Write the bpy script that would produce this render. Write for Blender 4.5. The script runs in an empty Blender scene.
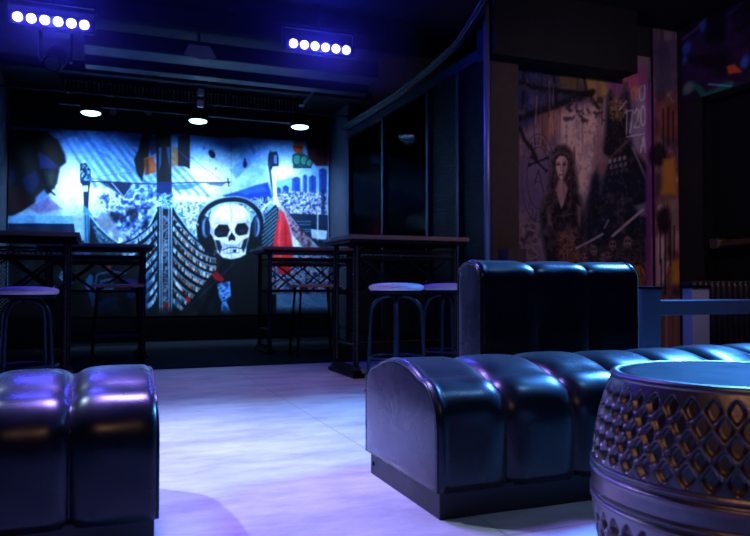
import bpy, bmesh, math, random
import numpy as np
from mathutils import Vector, Matrix
PI = math.pi
scene = bpy.context.scene
COL = scene.collection
random.seed(7)

# ------------------------------------------------------------------ camera
cam_d = bpy.data.cameras.new('camera')
cam = bpy.data.objects.new('camera', cam_d); COL.objects.link(cam)
cam.location = (0, 0, .74)
cam.rotation_euler = (math.radians(90 + 1.533), 0, math.radians(-21.1726))
cam_d.sensor_width = 36; cam_d.lens = 710 * 36 / 750
cam_d.clip_start = .05
cam_d.dof.use_dof = True; cam_d.dof.focus_distance = 2.9; cam_d.dof.aperture_fstop = 4.5
scene.camera = cam

# ------------------------------------------------------------------ world, exposure, off-frame ceiling lamps
w = bpy.data.worlds.new('club_darkness'); scene.world = w; w.use_nodes = True
w.node_tree.nodes['Background'].inputs[0].default_value = (.12, .2, 1, 1)
w.node_tree.nodes['Background'].inputs[1].default_value = .0012
scene.view_settings.view_transform = 'Standard'; scene.view_settings.look = 'None'
scene.view_settings.exposure = 0; scene.view_settings.gamma = 1
scene.view_settings.use_curve_mapping = False


def spot(name, loc, aim, col, watt, deg, blend=.5, size=.08, parent=None):
    d = bpy.data.lights.new(name, 'SPOT'); d.color = col; d.energy = watt
    d.spot_size = math.radians(deg); d.spot_blend = blend; d.shadow_soft_size = size
    o = bpy.data.objects.new(name, d); COL.objects.link(o)
    o.location = loc
    o.rotation_euler = (Vector(aim) - Vector(loc)).to_track_quat('-Z', 'Y').to_euler()
    if parent: o.parent = parent
    return o


# unseen ceiling lamps out of the picture; the stool wash is an added one
spot('floor_wash_lamp', (-1.25, 4.1, 3.05), (.75, 3.2, 0), (.52, .70, 1), 700, 54, 1, .05)
spot('bench_wash_lamp', (4.7, 3.8, 3.05), (2.3, 2.5, .4), (.06, .30, 1), 2500, 76, .9, .24)
spot('bench_front_lamp', (2.7, 1.7, 3.05), (1.6, 2.1, .4), (.18, .46, 1), 55, 60, .9, .14)
spot('violet_wash_lamp', (.2, 3.6, 3.1), (.3, 2.75, 0), (.30, .20, 1), 1250, 66, 1, .36)
spot('added_stool_wash', (.9, 4.2, 3.1), (.9, 5.0, .7), (1, .74, .88), 74, 60, .9, .10)  # unseen helper lamp added to brighten the stool seats
spot('warm_bar_lamp', (-.15, -.3, 2.4), (.9, 1.5, .3), (1, .54, .32), 20, 80, .9, .15)
spot('mural_lamp', (3.9, 2.6, 2.9), (4.45, 5.5, 1.35), (1, .66, .72), 88, 104, 1, .10)

# ------------------------------------------------------------------ materials


def mat(name, col, rough=.5, metal=0, spec=.5, bump=None, coat=0, var=0, vscale=8):
    m = bpy.data.materials.new(name); m.use_nodes = True
    nt = m.node_tree; b = nt.nodes['Principled BSDF']
    b.inputs['Base Color'].default_value = (*col, 1)
    b.inputs['Roughness'].default_value = rough
    b.inputs['Metallic'].default_value = metal
    b.inputs['Specular IOR Level'].default_value = spec
    b.inputs['Coat Weight'].default_value = coat
    b.inputs['Coat Roughness'].default_value = .24
    tc = nt.nodes.new('ShaderNodeTexCoord')
    prev = None
    for sc, st in (bump or []):
        n = nt.nodes.new('ShaderNodeTexNoise'); n.inputs['Scale'].default_value = sc
        n.inputs['Detail'].default_value = 5
        nt.links.new(tc.outputs['Object'], n.inputs['Vector'])
        bp = nt.nodes.new('ShaderNodeBump'); bp.inputs['Strength'].default_value = st
        bp.inputs['Distance'].default_value = .02
        nt.links.new(n.outputs['Fac'], bp.inputs['Height'])
        if prev: nt.links.new(prev.outputs[0], bp.inputs['Normal'])
        prev = bp
    if prev: nt.links.new(prev.outputs[0], b.inputs['Normal'])
    n = nt.nodes.new('ShaderNodeTexNoise'); n.inputs['Scale'].default_value = vscale
    n.inputs['Detail'].default_value = 6
    nt.links.new(tc.outputs['Object'], n.inputs['Vector'])
    r = nt.nodes.new('ShaderNodeMapRange')
    r.inputs['From Min'].default_value = .3; r.inputs['From Max'].default_value = .7
    r.inputs['To Min'].default_value = max(rough - .06, .02); r.inputs['To Max'].default_value = rough + .06
    nt.links.new(n.outputs['Fac'], r.inputs['Value']); nt.links.new(r.outputs[0], b.inputs['Roughness'])
    if var:
        mx = nt.nodes.new('ShaderNodeMix'); mx.data_type = 'RGBA'
        mx.inputs['A'].default_value = (*[c * (1 - var) for c in col], 1)
        mx.inputs['B'].default_value = (*[min(1, c * (1 + var)) for c in col], 1)
        nt.links.new(n.outputs['Fac'], mx.inputs['Factor']); nt.links.new(mx.outputs['Result'], b.inputs['Base Color'])
    return m


def emit(name, col, strength):
    m = bpy.data.materials.new(name); m.use_nodes = True
    nt = m.node_tree; nt.nodes.clear()
    e = nt.nodes.new('ShaderNodeEmission'); e.inputs[0].default_value = (*col, 1); e.inputs[1].default_value = strength
    o = nt.nodes.new('ShaderNodeOutputMaterial'); nt.links.new(e.outputs[0], o.inputs[0])
    return m


def art_mat(name, rough, bump=0, bscale=30, spec=.3):
    m = bpy.data.materials.new(name); m.use_nodes = True
    nt = m.node_tree; b = nt.nodes['Principled BSDF']
    a = nt.nodes.new('ShaderNodeAttribute'); a.attribute_name = 'art'
    nt.links.new(a.outputs['Color'], b.inputs['Base Color'])
    b.inputs['Roughness'].default_value = rough; b.inputs['Specular IOR Level'].default_value = spec
    if bump:
        tc = nt.nodes.new('ShaderNodeTexCoord')
        n = nt.nodes.new('ShaderNodeTexNoise'); n.inputs['Scale'].default_value = bscale; n.inputs['Detail'].default_value = 6
        nt.links.new(tc.outputs['Object'], n.inputs['Vector'])
        bp = nt.nodes.new('ShaderNodeBump'); bp.inputs['Strength'].default_value = bump; bp.inputs['Distance'].default_value = .02
        nt.links.new(n.outputs['Fac'], bp.inputs['Height']); nt.links.new(bp.outputs[0], b.inputs['Normal'])
    return m


M = {}
M['leather'] = mat('black_leather', (.004, .006, .012), .29, 0, .36, [], .12, .2)
M['velvet'] = mat('black_stage_cloth', (.0012, .0012, .0016), .95, 0, .02)
_lb = M['leather'].node_tree.nodes['Principled BSDF']; _lb.inputs['Sheen Weight'].default_value = .18; _lb.inputs['Sheen Roughness'].default_value = .35
M['plinth'] = mat('black_plinth', (.012, .012, .016), .45, 0, .4)
M['black'] = mat('black_paint', (.004, .004, .006), .6, 0, .15)
M['ceil'] = mat('black_ceiling_paint', (.004, .005, .009), .7, 0, .2, [(20, .2)])
M['duct'] = mat('dark_duct_metal', (.006, .010, .022), .5, .2, .2)
M['iron'] = mat('black_iron', (.0035, .0035, .005), .5, .2, .15, [(60, .08)])
M['stud'] = mat('worn_stud_iron', (.07, .065, .07), .4, .8, .4)
M['tabletop'] = mat('dark_stained_wood', (.22, .14, .13), .5, 0, .4, [(40, .1)], 0, .3, 14)
M['seatwood'] = mat('rosy_wood', (.50, .27, .21), .45, 0, .4, [(30, .1)], 0, .3, 14)
M['cushion'] = mat('pink_lit_white_vinyl', (.80, .62, .72), .45, 0, .4, [(25, .05)])  # white seats, with the pink of the light mixed into the colour
M['tube'] = mat('blued_steel_tube', (.022, .034, .06), .38, .6, .5)
M['frame'] = mat('partition_frame_steel', (.012, .022, .05), .45, .4, .3)
M['concrete_post'] = mat('rough_concrete', (.052, .038, .032), .85, 0, .2, [(18, .6), (60, .5)], 0, .4, 12)
M['pewter'] = mat('hammered_pewter', (.28, .235, .23), .38, 1, .5, [(50, .06)], 0, .25, 6)
M['lidmetal'] = mat('dark_worn_lid', (.010, .011, .018), .6, 0, .04, [(40, .05)], 0, .3, 6)
M['carpet'] = mat('black_carpet', (.0055, .0068, .011), .95, 0, .1, [(300, .5)], 0, .4, 40)
M['wall'] = mat('dark_wall_paint', (.012, .013, .018), .7, 0, .3, [(15, .2)])
M['bluewall'] = mat('grey_wall_paint', (.045, .055, .085), .7, 0, .3, [(15, .15)])
M['pale'] = mat('pale_grey_board', (.30, .30, .34), .6, 0, .3, [(30, .1)], 0, .15)
M['ledge'] = mat('slate_ledge', (.07, .085, .12), .42, 0, .5, [(30, .1)])
M['pole'] = mat('galvanised_pole', (.16, .22, .32), .42, .5, .5)
M['brass'] = mat('aged_brass', (.42, .27, .12), .35, 1, .5)
M['steel'] = mat('brushed_steel', (.45, .45, .47), .3, 1, .5)
M['bottle'] = mat('dark_bottle_glass', (.03, .03, .035), .12, 0, .7)
M['grille'] = mat('black_grille', (.003, .004, .007), .55, .2, .2)
M['led'] = emit('led_lens_glow', (.035, .03, 1), 190)
M['stagelens'] = emit('stage_lens_glow', (.30, .66, 1), 16)
M['bulb'] = emit('small_bulb_glow', (1, .78, .5), 3)
M['cable'] = mat('cable_rubber', (.005, .006, .010), .45, 0, .5)
M['glint'] = mat('white_plastic', (.55, .58, .62), .4)

# ------------------------------------------------------------------ mesh helpers


class MB:
    def __init__(s): s.v = []; s.f = []

    def add(s, vs, fs):
        o = len(s.v); s.v += [tuple(p) for p in vs]; s.f += [tuple(i + o for i in f) for f in fs]; return s

    def box(s, x0, x1, y0, y1, z0, z1, b=0):
        if b <= 0:
            vs = [(x, y, z) for z in (z0, z1) for y in (y0, y1) for x in (x0, x1)]
            return s.add(vs, [(0, 2, 3, 1), (4, 5, 7, 6), (0, 1, 5, 4), (2, 6, 7, 3), (0, 4, 6, 2), (1, 3, 7, 5)])
        bm = bmesh.new(); bmesh.ops.create_cube(bm, size=1)
        for v in bm.verts:
            v.co = ((x0 + x1) / 2 + v.co.x * (x1 - x0), (y0 + y1) / 2 + v.co.y * (y1 - y0), (z0 + z1) / 2 + v.co.z * (z1 - z0))
        bmesh.ops.bevel(bm, geom=bm.edges[:], offset=b, segments=2, profile=.6, affect='EDGES')
        bm.verts.index_update()
        s.add([v.co for v in bm.verts], [[v.index for v in f.verts] for f in bm.faces]); bm.free(); return s

    def tube(s, path, r, n=8, cap=True):
        P = [Vector(p) for p in path]; vs = []; fs = []
        t0 = (P[1] - P[0]).normalized()
        u = t0.orthogonal().normalized()
        for i, p in enumerate(P):
            t = (P[min(i + 1, len(P) - 1)] - P[max(i - 1, 0)]).normalized()
            u = (u - t * u.dot(t)).normalized(); v = t.cross(u)
            rr = r[i] if isinstance(r, (list, tuple)) else r
            for k in range(n):
                a = 2 * PI * k / n; vs.append(p + (u * math.cos(a) + v * math.sin(a)) * rr)
        for i in range(len(P) - 1):
            for k in range(n):
                fs.append((i * n + k, i * n + (k + 1) % n, (i + 1) * n + (k + 1) % n, (i + 1) * n + k))
        if cap: fs += [tuple(range(n))[::-1], tuple(range((len(P) - 1) * n, len(P) * n))]
        return s.add(vs, fs)

    def ring(s, c, R, r, n=32, m=6):
        vs = []; fs = []
        for i in range(n):
            a = 2 * PI * i / n
            for k in range(m):
                b = 2 * PI * k / m; q = R + r * math.cos(b)
                vs.append((c[0] + q * math.cos(a), c[1] + q * math.sin(a), c[2] + r * math.sin(b)))
        for i in range(n):
            for k in range(m):
                fs.append((i * m + k, ((i + 1) % n) * m + k, ((i + 1) % n) * m + (k + 1) % m, i * m + (k + 1) % m))
        return s.add(vs, fs)

    def lathe(s, prof, n=32, c=(0, 0, 0), cap=True):
        vs = []; fs = []
        for r, z in prof:
            for k in range(n):
                a = 2 * PI * k / n; vs.append((c[0] + r * math.cos(a), c[1] + r * math.sin(a), c[2] + z))
        for i in range(len(prof) - 1):
            for k in range(n):
                fs.append((i * n + k, i * n + (k + 1) % n, (i + 1) * n + (k + 1) % n, (i + 1) * n + k))
        if cap: fs += [tuple(range(n))[::-1], tuple(range((len(prof) - 1) * n, len(prof) * n))]
        return s.add(vs, fs)

    def dome(s, c, r, h, ax, n=6):
        # small stud: a low three-ring cap on direction ax
        ax = Vector(ax).normalized(); u = ax.orthogonal().normalized(); v = ax.cross(u); c = Vector(c)
        vs = []; fs = []
        for rr, hh in ((r, 0), (r * .7, h * .7)):
            for k in range(n):
                a = 2 * PI * k / n; vs.append(c + (u * math.cos(a) + v * math.sin(a)) * rr + ax * hh)
        vs.append(c + ax * h)
        for k in range(n):
            fs.append((k, (k + 1) % n, n + (k + 1) % n, n + k)); fs.append((n + k, n + (k + 1) % n, 2 * n))
        return s.add(vs, fs)

    def build(s, name, m, parent=None, smooth=False, angle=None):
        me = bpy.data.meshes.new(name); me.from_pydata(s.v, [], s.f); me.update()
        bm = bmesh.new(); bm.from_mesh(me); bmesh.ops.recalc_face_normals(bm, faces=bm.faces[:]); bm.to_mesh(me); bm.free()
        if smooth:
            me.polygons.foreach_set('use_smooth', [True] * len(me.polygons))
            if angle:
                me.set_sharp_from_angle(angle=math.radians(angle))
        me.materials.append(m)
        o = bpy.data.objects.new(name, me); COL.objects.link(o)
        if parent: o.parent = parent
        return o


def tag(o, label, cat, group=None, kind=None):
    o['label'] = label; o['category'] = cat
    if group: o['group'] = group
    if kind: o['kind'] = kind
    return o


def thing(name, label, cat, loc=(0, 0, 0), rz=0, group=None):
    o = bpy.data.objects.new(name, None); COL.objects.link(o)
    o.location = loc; o.rotation_euler = (0, 0, rz); o.empty_display_size = .1
    return tag(o, label, cat, group)


def struct(o): o['kind'] = 'structure'; return o


def copy_tree(o, parent=None):
    kids = list(o.children)
    c = o.copy(); COL.objects.link(c)
    if parent: c.parent = parent
    for k in kids: copy_tree(k, c)
    return c


# ------------------------------------------------------------------ flat artwork painted on a fine sheet
def lin(c):
    c = np.asarray(c, float) / 255
    return np.where(c <= .04045, c / 12.92, ((c + .055) / 1.055) ** 2.4)


class Art:
    """a painted canvas in artwork units; s samples per unit"""
    def __init__(s, x0, y0, x1, y1, res, base, seed=1):
        s.x0, s.y0, s.x1, s.y1, s.res = x0, y0, x1, y1, res
        s.w = int((x1 - x0) * res); s.h = int((y1 - y0) * res)
        s.X, s.Y = np.meshgrid(x0 + (np.arange(s.w) + .5) / res, y0 + (np.arange(s.h) + .5) / res)
        s.C = np.tile(np.array(base, float), (s.h, s.w, 1)); s.rng = np.random.RandomState(seed)

    def mix(s, a, col, sl=None):
        sl = sl or (slice(None), slice(None))
        s.C[sl] += (np.array(col, float) - s.C[sl]) * a[..., None]

    def win(s, x0, y0, x1, y1):
        f = lambda v, o, n: int(min(max((v - o) * s.res, 0), n))
        return (slice(f(y0, s.y0, s.h), f(y1, s.y0, s.h) + 1), slice(f(x0, s.x0, s.w), f(x1, s.x0, s.w) + 1))

    def noise(s, sx, sy, octv=4):
        out = np.zeros((s.h, s.w)); amp = 1; tot = 0
        for o in range(octv):
            g = s.rng.rand(int((s.y1 - s.y0) / sy * 2 ** o) + 3, int((s.x1 - s.x0) / sx * 2 ** o) + 3)
            u = (s.X - s.x0) / sx * 2 ** o; v = (s.Y - s.y0) / sy * 2 ** o
            i = u.astype(int); j = v.astype(int); fu = u - i; fv = v - j
            fu = fu * fu * (3 - 2 * fu); fv = fv * fv * (3 - 2 * fv)
            out += amp * ((g[j, i] * (1 - fu) + g[j, i + 1] * fu) * (1 - fv) + (g[j + 1, i] * (1 - fu) + g[j + 1, i + 1] * fu) * fv)
            tot += amp; amp *= .55
        return out / tot

    @staticmethod
    def seg(X, Y, a, b):
        dx, dy = b[0] - a[0], b[1] - a[1]
        t = np.clip(((X - a[0]) * dx + (Y - a[1]) * dy) / (dx * dx + dy * dy + 1e-9), 0, 1)
        return np.hypot(X - a[0] - t * dx, Y - a[1] - t * dy)

    def poly(s, pts, col, a=1, soft=.7):
        xs = [p[0] for p in pts]; ys = [p[1] for p in pts]
        sl = s.win(min(xs) - soft, min(ys) - soft, max(xs) + soft, max(ys) + soft)
        X, Y = s.X[sl], s.Y[sl]
        ins = np.zeros(X.shape, bool); d = np.full(X.shape, 1e9)
        for p, q in zip(pts, pts[1:] + pts[:1]):
            if p[1] != q[1]:
                ins ^= ((p[1] > Y) != (q[1] > Y)) & (X < (q[0] - p[0]) * (Y - p[1]) / (q[1] - p[1]) + p[0])
            d = np.minimum(d, s.seg(X, Y, p, q))
        s.mix(np.clip(.5 + np.where(ins, d, -d) / soft, 0, 1) * a, col, sl)

    def line(s, pts, wd, col, a=1, soft=.6):
        xs = [p[0] for p in pts]; ys = [p[1] for p in pts]
        sl = s.win(min(xs) - wd - 1, min(ys) - wd - 1, max(xs) + wd + 1, max(ys) + wd + 1)
        X, Y = s.X[sl], s.Y[sl]; d = np.full(X.shape, 1e9)
        for p, q in zip(pts, pts[1:]): d = np.minimum(d, s.seg(X, Y, p, q))
        s.mix(np.clip(.5 + (wd / 2 - d) / soft, 0, 1) * a, col, sl)

    def ell(s, cx, cy, rx, ry, col, a=1, rot=0, soft=.7):
        r = max(rx, ry) + soft; sl = s.win(cx - r, cy - r, cx + r, cy + r)
        X, Y = s.X[sl] - cx, s.Y[sl] - cy; c, n = math.cos(rot), math.sin(rot)
        q = np.hypot((X * c + Y * n) / rx, (-X * n + Y * c) / ry)
        s.mix(np.clip(.5 + (1 - q) * min(rx, ry) / soft, 0, 1) * a, col, sl)

    def glow(s, cx, cy, rx, ry, col, a=1):
        q = ((s.X - cx) / rx) ** 2 + ((s.Y - cy) / ry) ** 2
        s.mix(np.exp(-q) * a, col)

    def crowd(s, x0, y0, x1, y1, n, cols, r=(.5, 1.8), a=.85):
        for _ in range(n):
            s.ell(s.rng.uniform(x0, x1), s.rng.uniform(y0, y1), s.rng.uniform(*r), s.rng.uniform(*r),
                  cols[s.rng.randint(len(cols))], a, s.rng.uniform(0, 3), .5)

    def tex(s, pts, scale, pal, a=1, soft=1.5):
        # fine printed texture: palette picked along a noise field, inside an outline
        k = np.clip((s.noise(scale, scale * 1.15, 3) - .28) / .44, 0, .9999) * (len(pal) - 1)
        P_ = np.array(pal, float); i = k.astype(int); f = (k - i)[..., None]; col = P_[i] * (1 - f) + P_[i + 1] * f
        keep = s.C.copy(); s.C = col; src = s.C; s.C = keep
        m0 = s.C.copy(); s.C = np.zeros_like(m0); s.poly(pts, (1, 1, 1), a, soft); m = s.C[..., :1]; s.C = m0 + (src - m0) * m

    def sample(s, ax, ay):
        u = np.clip((ax - s.x0) * s.res - .5, 0, s.w - 1.001); v = np.clip((ay - s.y0) * s.res - .5, 0, s.h - 1.001)
        i = u.astype(int); j = v.astype(int); fu = (u - i)[:, None]; fv = (v - j)[:, None]; C = s.C
        return (C[j, i] * (1 - fu) + C[j, i + 1] * fu) * (1 - fv) + (C[j + 1, i] * (1 - fu) + C[j + 1, i + 1] * fu) * fv


def sheet(name, U, V, to3d, art, hom, m, parent=None):
    """fine grid over wall coordinates U (metres across), V (metres up); art colours stored per vertex"""
    nu, nv = len(U), len(V)
    u, v = np.meshgrid(U, V); u = u.ravel(); v = v.ravel()
    co = np.stack(to3d(u, v), 1)
    h = np.array(hom) @ np.stack([u, v, np.ones_like(u)])
    rgb = lin(np.clip(art.sample(h[0] / h[2], h[1] / h[2]), 0, 255))
    me = bpy.data.meshes.new(name)
    nf = (nu - 1) * (nv - 1)
    me.vertices.add(nu * nv); me.vertices.foreach_set('co', co.astype('f').ravel())
    j, i = np.meshgrid(np.arange(nv - 1), np.arange(nu - 1), indexing='ij'); k = (j * nu + i).ravel()
    q = np.stack([k, k + 1, k + nu + 1, k + nu], 1).astype('i')
    me.loops.add(nf * 4); me.loops.foreach_set('vertex_index', q.ravel())
    me.polygons.add(nf); me.polygons.foreach_set('loop_start', np.arange(0, nf * 4, 4, dtype='i'))
    me.update(calc_edges=True); me.validate()
    me.polygons.foreach_set('use_smooth', [True] * len(me.polygons))
    at = me.color_attributes.new('art', 'FLOAT_COLOR', 'POINT')
    at.data.foreach_set('color', np.concatenate([rgb, np.ones((len(rgb), 1))], 1).astype('f').ravel())
    me.materials.append(m)
    o = bpy.data.objects.new(name, me); COL.objects.link(o)
    if parent: o.parent = parent
    return o


# ================================================================== SETTING
def floor_mat():
    m = mat('worn_concrete_floor', (.42, .41, .42), .5, 0, .4, [(5, .12), (60, .08)])
    nt = m.node_tree; b = nt.nodes['Principled BSDF']
    tc = nt.nodes.new('ShaderNodeTexCoord')
    n1 = nt.nodes.new('ShaderNodeTexNoise'); n1.inputs['Scale'].default_value = 1.6; n1.inputs['Detail'].default_value = 8; n1.inputs['Roughness'].default_value = .7
    mp = nt.nodes.new('ShaderNodeMapping'); mp.inputs['Scale'].default_value = (1, 2.2, 1)
    nt.links.new(tc.outputs['Object'], mp.inputs['Vector']); nt.links.new(mp.outputs[0], n1.inputs['Vector'])
    cr = nt.nodes.new('ShaderNodeValToRGB')
    e = cr.color_ramp.elements; e[0].position = .3; e[0].color = (.26, .25, .26, 1); e[1].position = .72; e[1].color = (.60, .59, .58, 1)
    nt.links.new(n1.outputs['Fac'], cr.inputs[0])
    # saw-cut joints every 2.4 m
    sp = nt.nodes.new('ShaderNodeSeparateXYZ'); nt.links.new(tc.outputs['Object'], sp.inputs[0])
    last = None
    for ax, off in (('X', 1.14), ('Y', 5.05)):
        a = nt.nodes.new('ShaderNodeMath'); a.operation = 'SUBTRACT'; a.inputs[1].default_value = off
        nt.links.new(sp.outputs[ax], a.inputs[0])
        p = nt.nodes.new('ShaderNodeMath'); p.operation = 'PINGPONG'; p.inputs[1].default_value = 1.6
        nt.links.new(a.outputs[0], p.inputs[0])
        l = nt.nodes.new('ShaderNodeMath'); l.operation = 'LESS_THAN'; l.inputs[1].default_value = .004
        nt.links.new(p.outputs[0], l.inputs[0])
        if last:
            x = nt.nodes.new('ShaderNodeMath'); x.operation = 'MAXIMUM'
            nt.links.new(last.outputs[0], x.inputs[0]); nt.links.new(l.outputs[0], x.inputs[1]); last = x
        else: last = l
    mx = nt.nodes.new('ShaderNodeMix'); mx.data_type = 'RGBA'; mx.inputs['B'].default_value = (.27, .27, .28, 1)
    nt.links.new(cr.outputs[0], mx.inputs['A']); nt.links.new(last.outputs[0], mx.inputs['Factor'])
    nt.links.new(mx.outputs['Result'], b.inputs['Base Color'])
    return m


FL = floor_mat()
struct(MB().box(-5, 8, -4, 12.3, -.1, 0).build('floor', FL))
struct(MB().box(-5, 8, -4, 12.3, 3.3, 3.4).build('ceiling', M['ceil']))
struct(MB().box(-1.3, 3.2, 10.3, 10.5, 0, 3.3).build('wall_back', M['wall']))
struct(MB().box(-1.32, -1.12, 7.2, 10.3, 0, 3.3).build('wall_alcove', M['bluewall']))
struct(MB().box(-5, -1.32, 7.2, 7.4, 0, 3.3).build('wall_left', M['wall']))
struct(MB().box(3.2, 3.36, 9.3, 10.5, 0, 3.3).build('wall_stage_return', M['bluewall']))
struct(MB().box(3.36, 8, 9.45, 9.6, 0, 3.3).build('wall_bar', M['wall']))
struct(MB().box(3.45, 5.34, 5.5, 5.7, 0, 3.3).build('wall_mural', M['wall']))
# right wall: door opening below a painted lintel
rw = MB(); rw.box(5.35, 5.6, -4, 3.55, 0, 2.55); rw.box(5.35, 5.6, 5.15, 5.7, 0, 2.55); rw.box(5.345, 5.6, -4, 5.7, 2.55, 3.3)
struct(rw.build('wall_right', M['wall']))
dr = struct(MB().box(5.42, 5.48, 3.6, 5.1, 0, 2.5, .006).build('door_1', M['black']))
b = MB(); b.box(5.345, 5.42, 5.1, 5.15, 0, 2.55); b.box(5.345, 5.42, 3.55, 3.6, 0, 2.55); b.box(5.345, 5.42, 3.55, 5.15, 2.5, 2.55)
b.build('door_frame', M['black'], dr)
b = MB(); b.box(5.33, 5.36, 3.75, 4.96, 1.12, 1.17, .006)
b.build('push_bar', M['brass'], dr)
b = MB(); b.box(5.31, 5.42, 4.96, 5.05, 1.10, 1.19, .006); b.box(5.33, 5.42, 3.7, 3.75, 1.11, 1.18, .006)
b.build('latch_box', M['steel'], dr)

# painted concrete pier at the end of the mural, painted lintel and mural: artwork sheets
HB = [[84.90104, 1.0943, 99.28793], [11.0466, -74.76454, 342.93149], [.03851, .00286, 1]]
HM = [[155.99488, 2.06175, 99.00734], [20.2788, -137.48066, 389.68409], [.07052, .00538, 1]]
HR = [[48.95804, 5.5944, 2228.73286], [140.53986, -369.03839, 563.16398], [.48976, .01448, 1]]

# ================================================================== BANNER ARTWORK


def paint_banner():
    A = Art(2, 118, 338, 325, 2, (150, 190, 225), 3)
    n = A.noise(26, 14, 5); fine = A.noise(6, 5, 4)
    A.mix(np.clip((178 - A.Y) / 50, 0, 1) * .85, (52, 112, 180))
    A.mix(np.clip((n - .45) * 2.4, 0, 1) * .7, (70, 120, 190))
    A.glow(72, 184, 24, 30, (255, 255, 255), 1); A.glow(104, 194, 30, 13, (255, 255, 255), .9)
    A.glow(205, 176, 30, 20, (255, 255, 255), 1); A.glow(190, 194, 26, 13, (255, 255, 255), 1)
    A.glow(285, 172, 18, 14, (255, 255, 255), .9)
    # slanting rays of blue over the sky
    for k in range(13):
        x = 58 + k * 7; c = [(22, 70, 150), (50, 110, 200), (30, 84, 170)][k % 3]
        A.poly([(x, 122), (x + 2 + k % 4, 122), (x + 40 + k * 2.4, 182 + k), (x + 37 + k * 2.4, 184 + k)], c, .5, 2.5)
    A.mix(np.clip((150 - A.Y) / 24, 0, 1) * np.clip((fine - .35) * 3, 0, 1) * .6, (24, 74, 150))
    for k in range(16):
        x = A.rng.uniform(92, 150); y = A.rng.uniform(134, 180); A.line([(x, y), (x + A.rng.uniform(4, 14), y + A.rng.uniform(2, 12))], A.rng.uniform(.6, 1.6), (40, 70, 150), .55, 1)
    A.poly([(230, 168), (262, 142), (266, 148), (236, 178)], (80, 132, 205), .5, 2); A.poly([(186, 128), (230, 128), (234, 150), (196, 140)], (60, 118, 190), .5, 5)
    A.poly([(236, 128), (262, 126), (268, 146), (240, 158)], (70, 126, 196), .5, 5)
    # restless sea and town behind the ship
    A.tex([(100, 190), (130, 184), (160, 186), (160, 240), (92, 240), (92, 214)], 5, [(16, 40, 100), (36, 80, 160), (90, 130, 210), (190, 196, 240), (235, 240, 255), (130, 170, 225), (60, 100, 180)], .85, 7)
    A.tex([(98, 212), (124, 206), (158, 200), (150, 232), (122, 246), (100, 232)], 6, [(6, 14, 34), (12, 28, 60), (24, 50, 100), (70, 110, 165), (170, 195, 228)], .92, 6)
    A.poly([(88, 200), (100, 198), (112, 216), (126, 238), (118, 242), (102, 228)], (225, 238, 250), .55, 4)
    A.tex([(172, 200), (200, 199), (214, 205), (206, 232), (200, 244), (184, 226)], 3, [(60, 100, 140), (140, 180, 210), (250, 250, 255), (225, 232, 244), (170, 140, 140), (84, 124, 160)], .8, 4)
    A.poly([(222, 193), (238, 190), (268, 181), (273, 197), (255, 200), (232, 198)], (16, 60, 180), .95, 2); A.poly([(236, 190), (262, 184), (268, 190), (246, 194)], (40, 110, 215), .7, 2)
    # painted monster head far left: facet colours darkened for the weaker light there
    A.poly([(8, 120), (46, 124), (58, 133), (65, 148), (66, 156), (60, 161), (57, 178), (50, 188), (40, 196), (8, 214)], (6, 12, 32), 1, 3)
    A.poly([(34, 128), (50, 130), (61, 146), (64, 156), (58, 158), (48, 148), (36, 142)], (16, 12, 16), 1, 3)
    A.poly([(38, 144), (50, 152), (59, 161), (50, 163), (40, 163)], (34, 54, 120), .85, 2.5)
    A.poly([(44, 166), (53, 163), (57, 170), (55, 184), (47, 180)], (28, 52, 66), .9, 2); A.poly([(48, 169), (53, 168), (53, 180), (50, 178)], (70, 92, 60), .6, 2)
    A.poly([(22, 172), (36, 164), (40, 176), (34, 190), (24, 184)], (14, 34, 96), .85, 3); A.poly([(9, 160), (16, 164), (15, 175), (9, 178)], (14, 34, 90), .8, 2)
    A.poly([(8, 182), (20, 180), (28, 188), (30, 198), (22, 206), (8, 208)], (48, 10, 28), .9, 3)
    A.poly([(36, 192), (44, 184), (50, 192), (46, 206), (34, 208)], (120, 160, 215), .85, 3); A.poly([(28, 203), (48, 192), (62, 204), (40, 211)], (110, 80, 130), .55, 3)
    A.line([(10, 145), (20, 124)], 1, (26, 42, 80), .8); A.line([(28, 198), (40, 178), (42, 164)], 1.8, (4, 6, 16), .95); A.line([(42, 164), (46, 182), (55, 190)], 1.8, (4, 6, 16), .95); A.line([(22, 172), (30, 150), (44, 140)], 2, (4, 6, 14), .9, 1)
    # pale deck band, dark box with dials lower left
    A.poly([(8, 211), (72, 212), (74, 220), (8, 219)], (120, 176, 220), .9, 1)
    A.poly([(8, 219), (74, 220), (76, 236), (8, 236)], (8, 40, 84), 1, 1)
    for x in (24, 38, 46, 53, 66): A.ell(x, 231, 3.2 if x in (24, 66) else 1.2, 2.2 if x in (24, 66) else 1.4, (160, 205, 240), .7, 0, 1.5)
    # left tower
    A.poly([(80, 158), (86, 157), (91, 165), (91, 176), (89, 190), (88, 208), (84, 208), (83, 182), (80, 177)], (12, 50, 86), 1, .8)
    A.tex([(80, 158), (86, 157), (91, 165), (91, 178), (80, 178)], 1.6, [(4, 18, 40), (10, 44, 78), (30, 84, 124), (120, 180, 210)], .95, .6)
    A.poly([(83, 181), (88, 181), (88, 187), (83, 187)], (225, 240, 250), .9); A.line([(89, 180), (88, 204)], 1.2, (8, 30, 60), .9)
    A.poly([(83, 200), (89, 206), (93, 215), (95, 250), (84, 250), (84, 215)], (90, 155, 190), .95, 1)
    for x in (85.5, 88, 91): A.line([(x, 212), (x + 1, 250)], .9, (14, 56, 100), .9)
    # yard and hanging sails
    A.line([(92, 177), (120, 178.5), (160, 180.5)], 1.3, (14, 26, 54), .95); A.line([(160, 180.5), (215, 180), (230, 180)], 1.3, (34, 42, 70), .95)
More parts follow.
